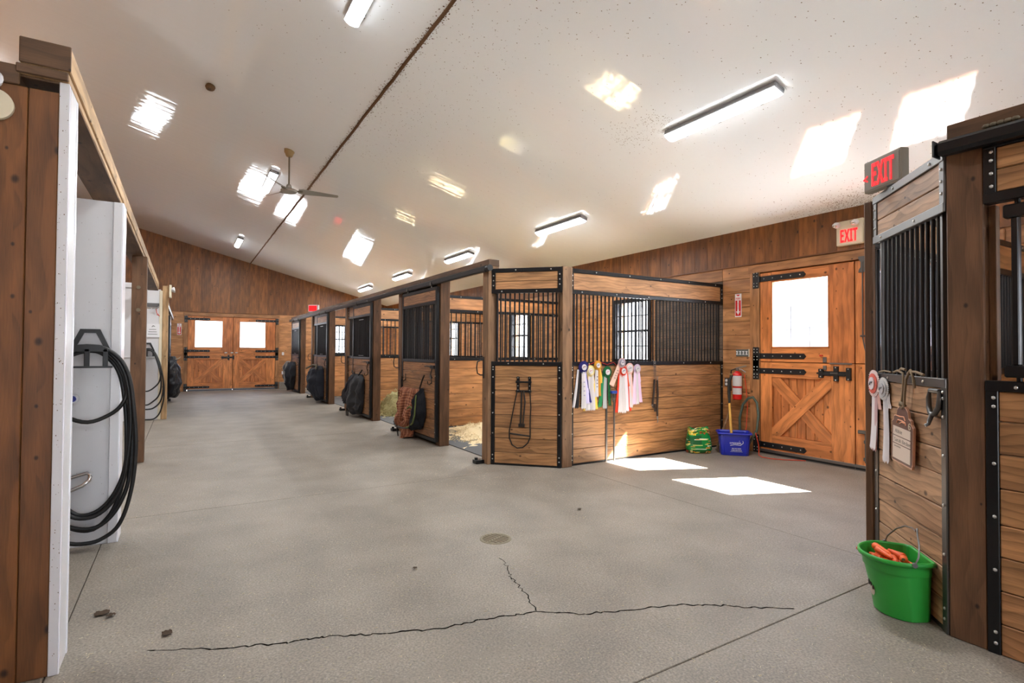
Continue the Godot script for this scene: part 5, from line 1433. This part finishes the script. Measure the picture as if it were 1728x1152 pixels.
	bx(dr, "grate_bar", M.grime, Vector3(-0.094, 0.0, -0.006), Vector3(0.094, 0.0045, 0.006), 0.001)

func fire_sign(o: Node3D, k: float) -> void:
	bx(o, "plate", M.white, Vector3(-0.052 * k, -0.165 * k, 0), Vector3(0.052 * k, 0.165 * k, 0.004), 0.002)
	bx(o, "red_field", M.red, Vector3(-0.042 * k, -0.15 * k, 0.004), Vector3(0.042 * k, 0.07 * k, 0.0045))
	var g := Geo.new()
	g.prism(PackedVector2Array([Vector2(-0.013, 0.068) * k, Vector2(-0.013, -0.085) * k, Vector2(-0.034, -0.085) * k, Vector2(0.0, -0.135) * k, Vector2(0.034, -0.085) * k, Vector2(0.013, -0.085) * k, Vector2(0.013, 0.068) * k]), 0.0045, 0.006)
	build(g, "arrow", M.white, o)
	words(o, "lettering", "FIRE", 0.026 * k, 0.001, M.red, Vector3(0, 0.096 * k, 0.0045), true)
	var t := words(o, "lettering", "EXTINGUISHER", 0.010 * k, 0.001, M.red, Vector3(0, -0.01 * k, 0.0062), true)
	t.rotation_degrees.z = -90
	g = Geo.new(); g.prism(PackedVector2Array([Vector2(-0.035, 0.152) * k, Vector2(0.035, 0.152) * k, Vector2(0.0, 0.128) * k]), 0.004, 0.005); build(g, "chevron", M.red, o)

# ------------------------------------------------------------------ ribbons
func rosette(label: String, at: Vector3, deg: float, cols: Array, r: float, tails: Array, tilt := 0.0, nudge := 0.0) -> void:
	# cols: outer pleats, inner ring, centre; tails: [x at top, x at bottom, length, width, colour]
	var o := thing("rosette", label, "rosette", at, deg, "show rosettes")
	o.rotation_degrees.z = tilt
	var z0 := 0.012 + nudge
	for ring in 2:
		var R: float = r if ring == 0 else r * 0.74
		var ri: float = r * 0.5 if ring == 0 else r * 0.42
		var g := Geo.new()
		var n := 72
		var A := []; var B := []; var Bk := []
		for k in n:
			var a := TAU * k / n
			var d := Vector3(cos(a), sin(a), 0)
			var pz := 0.006 if k % 2 == 0 else -0.004
			A.append(d * ri + Vector3(0, 0, z0 + ring * 0.006 + pz * 0.4)); B.append(d * (R * (1.0 if k % 2 == 0 else 0.95)) + Vector3(0, 0, z0 + ring * 0.006 - 0.004 + pz))
			Bk.append(d * ri * 0.5 + Vector3(0, 0, z0 - 0.009))
		g.grid([B, A], true); g.grid([Bk, B], true)
		build(g, "pleats", mat(cols[ring], 0.6), o)
	var c := Geo.new(); c.cyl(Vector3(0, 0, z0), Vector3(0, 0, z0 + 0.013), r * 0.46, 28); build(c, "centre", mat(cols[2], 0.45), o)
	c = Geo.new(); c.tube([Vector3(-0.25, -0.12, 0) * r, Vector3(-0.1, 0.12, 0) * r, Vector3(0.12, 0.05, 0) * r, Vector3(0.22, 0.16, 0) * r], r * 0.055, 6)
	build(c, "emblem", mat(cols[3], 0.5), o).position.z = z0 + 0.013
	var k := 0
	for t in tails:
		var g := Geo.new()
		var L: float = t[2]; var w: float = t[3]
		var F := []; var n := 12
		var zk := 0.002 + 0.0022 * k + nudge
		for i in n + 1:
			var q := float(n - i) / n
			var x := lerpf(t[0], t[1], q); var ww := w * lerpf(0.72, 1.06, q)
			var zz := zk + 0.004 * sin(q * 5.0 + k * 1.3) * q + 0.004 * q
			var y := -r * 0.35 - L * q
			var row := []
			for j in 7:
				var s := j / 6.0 - 0.5
				var yy := y
				if i == 0: yy += L * 0.045 * (1.0 - absf(fmod(absf(s) * 6.0, 2.0) - 1.0))   # pinked hem
				row.append(Vector3(x + s * ww, yy, zz + 0.003 * cos(s * 6.0)))
			for j in 7:
				var p: Vector3 = row[6 - j]
				row.append(p - Vector3(0, 0, 0.0012))
			F.append(row)
		g.grid(F, true)
		build(g, "tail", mat(t[4], 0.5), o)
		if t.size() > 5:
			for i in 4:
				var lx: float = lerpf(t[0], t[1], 0.35 + 0.1 * i)
				bx(o, "print_mark", mat(t[5], 0.6), Vector3(lx - w * 0.16, -r * 0.35 - L * (0.33 + 0.11 * i), zk + 0.0105), Vector3(lx + w * 0.16, -r * 0.35 - L * (0.30 + 0.11 * i), zk + 0.0115))
		k += 1

func ribbons() -> void:
	var wh := Color(0.80, 0.79, 0.80); var lil := Color(0.80, 0.78, 0.92)
	var z := -5.122
	var navy := Color(0.10, 0.09, 0.40); var yel := Color(0.92, 0.78, 0.30); var pyel := Color(0.93, 0.84, 0.50); var gold := Color(0.85, 0.60, 0.14); var grn := Color(0.05, 0.38, 0.20); var rd := Color(0.86, 0.22, 0.09); var pk := Color(0.92, 0.74, 0.71); var mv := Color(0.84, 0.73, 0.84); var gy := Color(0.42, 0.42, 0.5)
	rosette("navy blue rosette with white centre and long striped tails, far left of the panel", Vector3(4.118, 1.172, z), 0, [navy, navy.lightened(0.05), wh, Color(0.45, 0.2, 0.12)], 0.078, [[-0.07, -0.135, 0.46, 0.05, wh], [-0.05, -0.10, 0.47, 0.06, Color(0.03, 0.03, 0.05)], [0.03, 0.10, 0.41, 0.05, navy], [0.025, 0.07, 0.42, 0.06, lil], [0.0, 0.005, 0.48, 0.075, wh, lil.darkened(0.2)]], 0, 0.006)
	rosette("pale yellow and white rosette beside the navy one", Vector3(4.225, 1.125, z), 0, [pyel, Color(0.95, 0.9, 0.72), wh, Color(0.7, 0.4, 0.4)], 0.072, [[0.04, 0.10, 0.45, 0.06, yel], [-0.03, -0.085, 0.46, 0.05, yel], [-0.01, -0.04, 0.46, 0.07, wh], [0.03, 0.04, 0.46, 0.08, wh.darkened(0.04)]], 0, 0.002)
	rosette("golden yellow rosette with blue and white centre", Vector3(4.345, 1.192, z), 0, [gold, gold.lightened(0.15), wh, Color(0.1, 0.12, 0.4)], 0.062, [[0.03, 0.075, 0.20, 0.045, Color(0.90, 0.70, 0.25)], [0.02, 0.04, 0.36, 0.05, gold.darkened(0.1)], [-0.01, -0.02, 0.37, 0.06, wh, gy]])
	rosette("dark green rosette with white centre and green edged tails", Vector3(4.497, 1.108, z), 0, [grn, grn.lightened(0.04), wh, Color(0.8, 0.5, 0.6)], 0.075, [[-0.05, -0.11, 0.41, 0.06, Color(0.1, 0.5, 0.3)], [0.03, 0.05, 0.40, 0.045, grn], [-0.025, -0.04, 0.43, 0.062, Color(0.66, 0.68, 0.68)]])
	rosette("grey and pale pink rosette tilted sideways, topmost of the group", Vector3(4.722, 1.222, z), 0, [Color(0.80, 0.68, 0.68), Color(0.62, 0.60, 0.66), Color(0.75, 0.72, 0.74), gy], 0.064, [[-0.02, -0.02, 0.31, 0.075, Color(0.88, 0.75, 0.68), Color(0.5, 0.45, 0.45)]], -27, 0.020)
	rosette("red and white rosette with bright orange-red edged tails", Vector3(4.752, 1.118, z), 0, [Color(0.90, 0.50, 0.44), rd, wh, gy], 0.08, [[-0.055, -0.10, 0.50, 0.05, rd], [0.06, 0.12, 0.49, 0.055, rd], [0.07, 0.09, 0.17, 0.045, Color(0.9, 0.33, 0.1)], [-0.03, -0.05, 0.50, 0.07, wh], [0.01, 0.02, 0.51, 0.07, wh.darkened(0.03)], [0.045, 0.07, 0.49, 0.06, Color(0.9, 0.85, 0.88)]], 0, 0.010)
	rosette("pale pink rosette with white centre and long white tails", Vector3(4.868, 1.148, z), 0, [pk, Color(0.93, 0.88, 0.88), wh, Color(0.3, 0.25, 0.3)], 0.073, [[0.02, 0.055, 0.45, 0.06, pk], [-0.03, -0.03, 0.45, 0.06, wh.darkened(0.08)], [0.0, 0.015, 0.48, 0.08, wh]], 0, 0.004)
	rosette("small mauve rosette at the right end of the ribbon row", Vector3(5.005, 1.142, z), 0, [mv, Color(0.86, 0.82, 0.84), wh, gy], 0.063, [[0.04, 0.06, 0.15, 0.03, mv.lightened(0.1)], [0.02, 0.06, 0.42, 0.075, mv], [-0.025, -0.05, 0.44, 0.075, mv.lightened(0.12)], [0.0, 0.01, 0.44, 0.05, wh.darkened(0.03)]])
	# red string they hang on
	var s := thing("string", "thin red string along the rail that carries the rosettes", "string", Vector3(0, 0, -5.115))
	var g := Geo.new(); g.tube([Vector3(4.05, 1.22, 0), Vector3(4.2, 1.20, 0), Vector3(4.345, 1.245, 0), Vector3(4.5, 1.2, 0), Vector3(4.6, 1.23, 0), Vector3(4.66, 1.18, 0.005)], 0.0025, 6)
	build(g, "cord", M.red, s)

# ------------------------------------------------------------------ near right corner
func right_corner_things() -> void:
	# local frame of the pale panel: x to the right, z out of it
	var B := Basis(Vector3.UP, deg_to_rad(-135)); var O := Vector3(3.765, 0, -1.735)
	var at := func(x: float, y: float, z: float) -> Vector3: return O + B * Vector3(x, y, z)
	var pk := Color(0.90, 0.60, 0.55); var wh := Color(0.87, 0.85, 0.86)
	rosette("coral and white rosette at the left end of the pale panel", at.call(0.035, 1.17, 0.012), -135, [Color(0.90, 0.79, 0.77), Color(0.88, 0.42, 0.36), Color(0.82, 0.78, 0.80), Color(0.25, 0.25, 0.3)], 0.086, [[0.05, 0.06, 0.13, 0.045, Color(0.88, 0.70, 0.67)], [0.02, -0.01, 0.40, 0.06, Color(0.80, 0.66, 0.68)], [-0.01, -0.02, 0.39, 0.085, wh]])
	rosette("silver white rosette with pale tails next to the coral one", at.call(0.165, 1.145, 0.008), -135, [Color(0.80, 0.79, 0.78), Color(0.78, 0.77, 0.77), Color(0.66, 0.66, 0.68), Color(0.4, 0.4, 0.42)], 0.07, [[0.045, 0.06, 0.09, 0.04, wh], [0.01, 0.0, 0.41, 0.06, Color(0.78, 0.72, 0.74)], [0.01, 0.03, 0.42, 0.085, Color(0.78, 0.77, 0.79)]])
	# name board hung on twine
	var o := thing("name_board", "brown shield-shaped stall name board marked 6 hung on twine", "sign", at.call(0.44, 0.905, 0.02), -135)
	o.rotation_degrees.z = -3
	o.scale = Vector3(1.18, 1.0, 1.0)
	var g := Geo.new()
	var half := [Vector2(0.0, 0.165), Vector2(0.03, 0.16), Vector2(0.052, 0.14), Vector2(0.062, 0.105), Vector2(0.078, 0.098), Vector2(0.085, 0.098), Vector2(0.09, 0.075), Vector2(0.108, 0.06), Vector2(0.108, -0.145), Vector2(0.104, -0.15), Vector2(0.100, -0.165)]
	var pl := PackedVector2Array(half)
	for i in range(half.size() - 1, 0, -1): pl.append(Vector2(-half[i].x, half[i].y))
	g.prism(pl, 0.0, 0.012)
	build(g, "board", mat(Color(0.80, 0.62, 0.52), 0.5), o)
	g = Geo.new()
	var pi2 := PackedVector2Array()
	for q in pl: pi2.append(q * 0.955)
	g.prism(pi2, 0.011, 0.0135)
	build(g, "face", mat(Color(0.36, 0.23, 0.20), 0.45), o)
	for q in [[-0.012, 0.038], [-0.057, -0.017], [-0.145, -0.062]]: bx(o, "name_strip", mat(Color(0.80, 0.74, 0.69), 0.5), Vector3(-0.088, q[0], 0.0135), Vector3(0.088, q[1], 0.015), 0.0005)
	words(o, "number", "6", 0.036, 0.001, M.cream, Vector3(0.075, 0.062, 0.0142), false, "Droid Serif")
	words(o, "lettering", "Abbie", 0.022, 0.0006, M.grey_steel, Vector3(-0.03, 0.014, 0.0152), false)
	words(o, "lettering", "Sarah Becker", 0.022, 0.0006, M.grey_steel, Vector3(0.01, -0.037, 0.0152), false)
	words(o, "lettering", "see me first", 0.010, 0.0006, M.grey_steel, Vector3(-0.04, -0.073, 0.0152), false)
	g = Geo.new(); g.tube([Vector3(-0.055, 0.10, 0), Vector3(-0.02, 0.10, 0), Vector3(0.02, 0.105, 0), Vector3(0.035, 0.085, 0)], 0.003, 6); g.tube([Vector3(-0.05, 0.06, 0), Vector3(-0.04, 0.078, 0), Vector3(0.0, 0.08, 0), Vector3(0.035, 0.075, 0), Vector3(0.04, 0.06, 0)], 0.003, 6); g.tube([Vector3(-0.02, 0.06, 0), Vector3(0.0, 0.072, 0), Vector3(0.03, 0.07, 0)], 0.003, 6)
	build(g, "horse_emblem", mat(Color(0.84, 0.56, 0.40), 0.45), o).position.z = 0.0145
	var tw := thing("twine", "frayed grey twine knotted over the rail above the name board", "twine", at.call(0.08, 0.0, 0.0), -135)
	g = Geo.new()
	g.tube([Vector3(0.345, 1.065, 0.03), Vector3(0.36, 1.12, 0.03), Vector3(0.375, 1.20, 0.03), Vector3(0.36, 1.25, 0.025), Vector3(0.28, 1.262, 0.02), Vector3(0.23, 1.25, 0.02)], 0.006, 7)
	g.tube([Vector3(0.385, 1.06, 0.03), Vector3(0.40, 1.12, 0.035), Vector3(0.42, 1.22, 0.035), Vector3(0.45, 1.262, 0.03), Vector3(0.52, 1.262, 0.03), Vector3(0.60, 1.25, 0.03)], 0.007, 7)
	g.tube([Vector3(0.43, 1.25, 0.03), Vector3(0.47, 1.27, 0.035), Vector3(0.50, 1.23, 0.035), Vector3(0.515, 1.175, 0.035)], 0.007, 7)
	g.tube([Vector3(0.30, 1.26, 0.02), Vector3(0.34, 1.275, 0.025), Vector3(0.40, 1.27, 0.03)], 0.007, 7)
	g.tube([Vector3(0.335, 1.07, 0.03), Vector3(0.365, 1.085, 0.04), Vector3(0.395, 1.07, 0.03), Vector3(0.365, 1.055, 0.03), Vector3(0.34, 1.07, 0.03)], 0.009, 7)
	g.tube([Vector3(0.02, 1.245, 0.015), Vector3(0.1, 1.255, 0.02), Vector3(0.2, 1.25, 0.02)], 0.005, 6)
	build(g, "cord", M.twine, tw)
	# horseshoe hook
	var h := thing("horseshoe_hook", "grey steel horseshoe hook on the pale panel below the rail", "hook", at.call(0.748, 1.115, 0.006), -135)
	g = Geo.new(); g.tube([Vector3(0.045, 0.055, 0.008), Vector3(0.052, 0.02, 0.01), Vector3(0.045, -0.025, 0.012), Vector3(0.022, -0.055, 0.016), Vector3(0.0, -0.062, 0.018), Vector3(-0.022, -0.055, 0.016), Vector3(-0.045, -0.025, 0.012), Vector3(-0.052, 0.02, 0.01), Vector3(-0.045, 0.055, 0.008)], [0.008, 0.012, 0.013, 0.013, 0.012, 0.013, 0.013, 0.012, 0.008], 8)
	build(g, "shoe", M.grey_steel, h)
	g = Geo.new(); g.tube([Vector3(0.0, -0.06, 0.018), Vector3(0.0, -0.09, 0.03), Vector3(0.0, -0.11, 0.035), Vector3(0.0, -0.118, 0.05)], [0.012, 0.011, 0.009, 0.008], 8); g.tube([Vector3(-0.045, 0.058, 0.006), Vector3(0.045, 0.058, 0.006)], 0.012, 8); build(g, "peg", M.grey_steel, h)
	# bucket of carrots, its flat back against the panel
	bucket(at.call(0.61, 0.0, 0.02), -135)

func bucket(at: Vector3, deg: float) -> void:
	var o := thing("feed_bucket", "green flat-backed plastic feed bucket holding carrots on the floor", "bucket", at, deg)
	var gm := mat(Color(0.17, 0.60, 0.22), 0.36)
	# section: flat side on z = 0, round towards +z
	var sec := func(w: float, d: float, y: float, lean: float) -> Array:
		var r := []
		for k in 29:
			var a := PI * k / 28.0
			r.append(Vector3(cos(a) * w / 2, y, lean + d * (0.42 + 0.58 * pow(sin(a), 1.0)) if k > 0 and k < 28 else lean + d * 0.42))
		r.append(Vector3(-w / 2 * 0.86, y, lean + d * 0.10)); r.append(Vector3(-w / 2 * 0.74, y, lean)); r.append(Vector3(w / 2 * 0.74, y, lean)); r.append(Vector3(w / 2 * 0.86, y, lean + d * 0.10))
		r.reverse()
		return r
	var g := Geo.new()
	var H := 0.31
	g.grid([sec.call(0.25, 0.20, 0.0, 0.0), sec.call(0.262, 0.212, 0.006, 0.0), sec.call(0.292, 0.245, H * 0.72, 0.0), sec.call(0.296, 0.248, H * 0.745, 0.0), sec.call(0.312, 0.262, H * 0.76, 0.0), sec.call(0.318, 0.268, H * 0.90, 0.0), sec.call(0.322, 0.272, H * 0.915, -0.002), sec.call(0.348, 0.298, H * 0.93, -0.012), sec.call(0.352, 0.302, H * 0.965, -0.014), sec.call(0.346, 0.296, H, -0.012), sec.call(0.332, 0.282, H, -0.005), sec.call(0.318, 0.268, H * 0.97, 0.003), sec.call(0.290, 0.24, H * 0.6, 0.006), sec.call(0.26, 0.20, 0.01, 0.006)], true)
	build(g, "tub", gm, o)
	g = Geo.new()
	var fl: Array = sec.call(0.26, 0.205, 0.008, 0.0)
	for i in range(1, fl.size() - 1): g.tri(fl[0], fl[i + 1], fl[i], Vector3.UP, Vector3.UP, Vector3.UP)
	build(g, "bucket_floor", gm, o)
	# wire bail, lifted towards the wall
	g = Geo.new()
	g.tube([Vector3(-0.172, H - 0.005, 0.10), Vector3(-0.175, H + 0.03, 0.085), Vector3(-0.13, H + 0.085, 0.06), Vector3(-0.05, H + 0.125, 0.05), Vector3(0.03, H + 0.14, 0.05), Vector3(0.08, H + 0.138, 0.055), Vector3(0.095, H + 0.155, 0.055), Vector3(0.108, H + 0.13, 0.06), Vector3(0.15, H + 0.085, 0.07), Vector3(0.178, H + 0.035, 0.085), Vector3(0.172, H - 0.005, 0.10)], 0.0042, 8)
	build(g, "bail", M.galv, o)
	for s in [-1, 1]:
		g = Geo.new(); g.cyl(Vector3(s * 0.165, H - 0.006, 0.10), Vector3(s * 0.18, H - 0.006, 0.10), 0.012, 10); build(g, "bail_lug", M.grey_steel, o)
	# label on the round side, left
	var lr := []
	for i in 7:
		var row := []
		var y := 0.075 + 0.10 * i / 6.0
		var hw: float = [0.55, 0.9, 1.0, 1.0, 1.0, 0.9, 0.6][i]
		for j in 9:
			var a := deg_to_rad(93.0 - (j / 8.0 - 0.5) * 34.0 * hw)
			var w := lerpf(0.262, 0.292, y / (H * 0.72)) + 0.003; var d := lerpf(0.212, 0.245, y / (H * 0.72)) + 0.002
			row.append(Vector3(cos(a) * w / 2, y, d * (0.42 + 0.58 * sin(a))))
		lr.append(row)
	g = Geo.new(); g.grid(lr)
	build(g, "sticker", mat(Color(0.72, 0.68, 0.62), 0.5), o)
	g = Geo.new(); g.ball(Vector3(-0.008, 0.14, 0.236), Vector3(0.014, 0.018, 0.004), 8); g.ball(Vector3(0.014, 0.135, 0.236), Vector3(0.006, 0.012, 0.003), 8); g.ball(Vector3(0.028, 0.122, 0.233), Vector3(0.007, 0.012, 0.003), 8); build(g, "sticker_print", mat(Color(0.16, 0.10, 0.08), 0.6), o)
	g = Geo.new(); g.ball(Vector3(-0.05, H * 0.955, 0.277), Vector3(0.012, 0.009, 0.007), 8); build(g, "red_dot", M.red, o)
	# carrots
	var proto: Node3D = null
	var spots := [[-0.10, 0.075, 40, 0.0], [-0.06, 0.17, 205, 0.03], [-0.02, 0.10, 20, 0.02], [0.03, 0.19, 195, 0.035], [0.05, 0.09, 335, 0.02], [0.085, 0.155, 170, 0.015], [-0.11, 0.14, 300, -0.01], [0.0, 0.15, 350, 0.005], [0.10, 0.10, 30, -0.01], [-0.04, 0.21, 15, -0.01], [0.09, 0.20, 160, -0.02], [-0.08, 0.10, 120, -0.02], [0.02, 0.06, 190, -0.02], [0.06, 0.22, 10, -0.015], [-0.02, 0.18, 100, -0.03], [0.04, 0.13, 80, -0.03], [-0.09, 0.19, 330, -0.03], [0.11, 0.07, 260, -0.03]]
	var where := ["lying across the back rim side of the heap", "fat one near the middle of the heap", "lying along the heap behind the fat one", "front one curving along the rim", "beside the wall at the back right", "stubby one under the bucket handle", "at the left end against the rim", "in the middle between the fat ones", "at the right end of the heap", "low at the front rim", "low at the front right under the handle", "low at the back left", "low against the flat back", "pressed to the front rim", "half buried in the middle", "half buried right of the middle", "low at the left front", "low at the back right corner"]
	for i in spots.size():
		var s: Array = spots[i]
		var r := 0.019 + 0.006 * fmod(i * 0.37, 1.0); var L := 0.095 + 0.04 * fmod(i * 0.61, 1.0)
		var pos := at + Basis(Vector3.UP, deg_to_rad(deg)) * Vector3(s[0] * 0.80, H * 0.93 + s[3] * 0.8 - 0.012, 0.135 + (s[1] - 0.14) * 0.85)
		var c := thing("carrot", "orange carrot in the green bucket, " + where[i], "carrot", pos, deg + s[2], "carrots in the green bucket")
		c.rotation_degrees.z = [-8.0, 6.0, -4.0, 3.0, 9.0, -6.0][i % 6]
		var q := Geo.new()
		q.xf = Transform3D(Basis(Vector3.BACK, PI / 2), Vector3.ZERO)
		var pf := []
		for k in 13:
			var t := k / 12.0
			var rr := r * (sqrt(clampf(t * 9.0, 0, 1)) * (1.0 - 0.68 * t) ) * (1.0 + 0.03 * sin(t * 37.0 + i))
			if k == 12: rr = 0.0
			pf.append(Vector2(rr, t * L - L / 2))
		q.lathe(pf, 14)
		build(q, "root", mat([Color(0.86, 0.33, 0.09), Color(0.90, 0.38, 0.11), Color(0.80, 0.29, 0.08)][i % 3], 0.5), c)
		q = Geo.new(); q.cyl(Vector3(L / 2 - 0.004, 0, 0), Vector3(L / 2 + 0.004, 0, 0), r * 0.36, 8); build(q, "stem_end", mat(Color(0.36, 0.27, 0.12), 0.8), c)

# ------------------------------------------------------------------ fan, exit signs, litter
func fan() -> void:
	var o := thing("ceiling_fan", "old grey three-blade ceiling fan hanging on a long rod", "ceiling fan", Vector3(1.36, 4.466, -8.95))
	var g := Geo.new(); g.lathe([Vector2(0.0, -0.10), Vector2(0.035, -0.10), Vector2(0.05, -0.085), Vector2(0.062, -0.05), Vector2(0.075, -0.03), Vector2(0.078, 0.02), Vector2(0.0, 0.02)], 22); build(g, "canopy", M.brass, o)
	g = Geo.new(); g.cyl(Vector3(0, -0.56, 0), Vector3(0, -0.09, 0), 0.0125, 10); build(g, "rod", M.grime, o)
	g = Geo.new(); g.lathe([Vector2(0.0, -0.675), Vector2(0.06, -0.672), Vector2(0.105, -0.655), Vector2(0.122, -0.635), Vector2(0.118, -0.615), Vector2(0.07, -0.60), Vector2(0.045, -0.595), Vector2(0.04, -0.55), Vector2(0.028, -0.53), Vector2(0.0, -0.525)], 26); build(g, "motor", M.exit_case, o)
	for a in [-4.0, 116.0, 236.0]:
		var b := Node3D.new(); b.name = "blade"; o.add_child(b, true)
		b.rotation_degrees = Vector3(0, a, 0)
		g = Geo.new(); g.xf = Transform3D(Basis(Vector3.RIGHT, deg_to_rad(14)), Vector3(0, -0.62, 0))
		g.prism(PackedVector2Array([Vector2(0.14, -0.05), Vector2(0.20, -0.066), Vector2(0.73, -0.03), Vector2(0.745, 0.0), Vector2(0.73, 0.028), Vector2(0.20, 0.06), Vector2(0.14, 0.05)]), -0.003, 0.003)
		var bm := build(g, "paddle", M.exit_case, b); bm.rotation_degrees.x = -114; bm.position = Vector3(0, -0.62, -0.62 * 0)
		bm.position.y = -0.62; bm.mesh = paddle()
		bx(b, "blade_arm", M.grime, Vector3(0.09, -0.632, -0.03), Vector3(0.2, -0.616, 0.03), 0.004)

func paddle() -> Mesh:
	var g := Geo.new()
	g.prism(PackedVector2Array([Vector2(0.14, -0.05), Vector2(0.20, -0.066), Vector2(0.73, -0.03), Vector2(0.745, 0.0), Vector2(0.73, 0.028), Vector2(0.20, 0.06), Vector2(0.14, 0.05)]), -0.003, 0.003)
	return g.mesh()

func exit_face(o: Node3D, w: float, h: float, d: float, case_m: Material, text_h: float, text_w: float, dx := 0.0, dy := 0.0) -> void:
	bx(o, "case", case_m, Vector3(-w / 2, 0, -d), Vector3(w / 2, h, 0), 0.006)
	bx(o, "face_plate", case_m, Vector3(-w / 2 + 0.012, 0.012, 0), Vector3(w / 2 - 0.012, h - 0.012, 0.003), 0.001)
	words(o, "lettering", "EXIT", text_h, 0.003, M.exit_red, Vector3(dx, h / 2 + dy, 0.0045), true, "Droid Sans", text_w)

func exits() -> void:
	var a := thing("exit_sign", "grimy grey exit sign standing on top of the pale angled panel", "exit sign", Vector3(3.59, 2.362, -1.612), -116)
	exit_face(a, 0.29, 0.195, 0.055, M.exit_case, 0.14, 0.17, 0.012, 0.0)
	words(a, "arrow", "<", 0.04, 0.003, M.exit_red, Vector3(-0.125, 0.085, 0.0045), true)
	var g := Geo.new(); g.box(Vector3(0.03, -0.008, -0.05), Vector3(0.1, 0.002, -0.005), 0.002); build(g, "bracket", M.plastic_black, a)
	var b := thing("exit_sign", "cream exit sign with two lamp heads above the side door", "exit sign", Vector3(WX - 0.012, 2.635, -3.335), -90)
	exit_face(b, 0.30, 0.29, 0.0, M.cream, 0.15, 0.19, -0.005, -0.035)
	bx(b, "body", M.cream, Vector3(-0.15, 0, 0.0), Vector3(0.15, 0.29, 0.055), 0.008)
	for c in b.get_children():
		if c.name.begins_with("lettering"): c.position.z += 0.054
	for s in [-0.13, 0.075]:
		g = Geo.new(); g.ball(Vector3(s, 0.245, 0.085), Vector3(0.042, 0.036, 0.045), 14); build(g, "lamp_head", M.white, b)
		g = Geo.new(); g.ball(Vector3(s - 0.006, 0.24, 0.115), Vector3(0.032, 0.028, 0.02), 12); build(g, "lens", M.chrome, b)
	var c := thing("exit_sign", "small glowing red exit sign over the far end of the stall header", "exit sign", Vector3(3.2, 2.475, -16.4), -30)
	exit_face(c, 0.30, 0.20, 0.06, M.white, 0.13, 0.2)
	bx(c, "red_glow_panel", M.exit_red, Vector3(-0.13, 0.02, 0.003), Vector3(0.10, 0.18, 0.0042))

func litter() -> void:
	var leaf := mat(Color(0.24, 0.17, 0.10), 0.9)
	var k := 0
	for p in [[-0.34, -3.47, 0.035, "larger brown leaf scrap on the floor near the white wall end"], [-0.30, -3.42, 0.022, "smaller brown leaf scrap beside the larger one"], [-0.05, -3.07, 0.028, "lone brown leaf scrap on the floor at the lower left"], [1.248, -3.20, 0.014, "tiny dirt clod on the floor left of the drain"], [2.926, -3.68, 0.02, "small grey scrap on the floor right of the drain"]]:
		var o := thing("leaf_scrap", p[3], "scrap", Vector3(p[0], 0.002, p[1]), k * 47.0)
		var g := Geo.new()
		var rows := []
		for i in 6:
			var r := []
			for j in 6: r.append(Vector3((j / 5.0 - 0.5) * 2.0 * p[2] * (1.0 - 0.5 * absf(i / 5.0 - 0.5)), 0.004 + 0.007 * absf(sin(i * 1.7 + j * 2.1 + k)), (0.5 - i / 5.0) * 1.5 * p[2]))
			rows.append(r)
		g.grid(rows)
		build(g, "leaf", leaf, o)
		k += 1
	# chaff blown over the floor
	var b := Geo.new(); b.box(Vector3(-1, -0.5, -0.12), Vector3(1, 0.5, 0.12))
	var L := []
	for i in 7000:
		var x := rng.randf_range(-0.4, 3.8); var z := -0.6 - pow(rng.randf(), 1.4) * 9.0
		if x > 3.0 and (z < -5.2 or z > -2.0): continue
		var s := rng.randf_range(0.003, 0.010)
		L.append(Transform3D(Basis(Vector3.UP, rng.randf() * TAU).scaled(Vector3(s, 0.0012, 0.006)), Vector3(x, 0.0015, z)))
	var o := scatter("straw_chaff", b.mesh(), mat(Color(0.80, 0.74, 0.63), 0.9), L, self)
	tag(o, "fine pale straw chaff strewn over the concrete floor", "chaff")
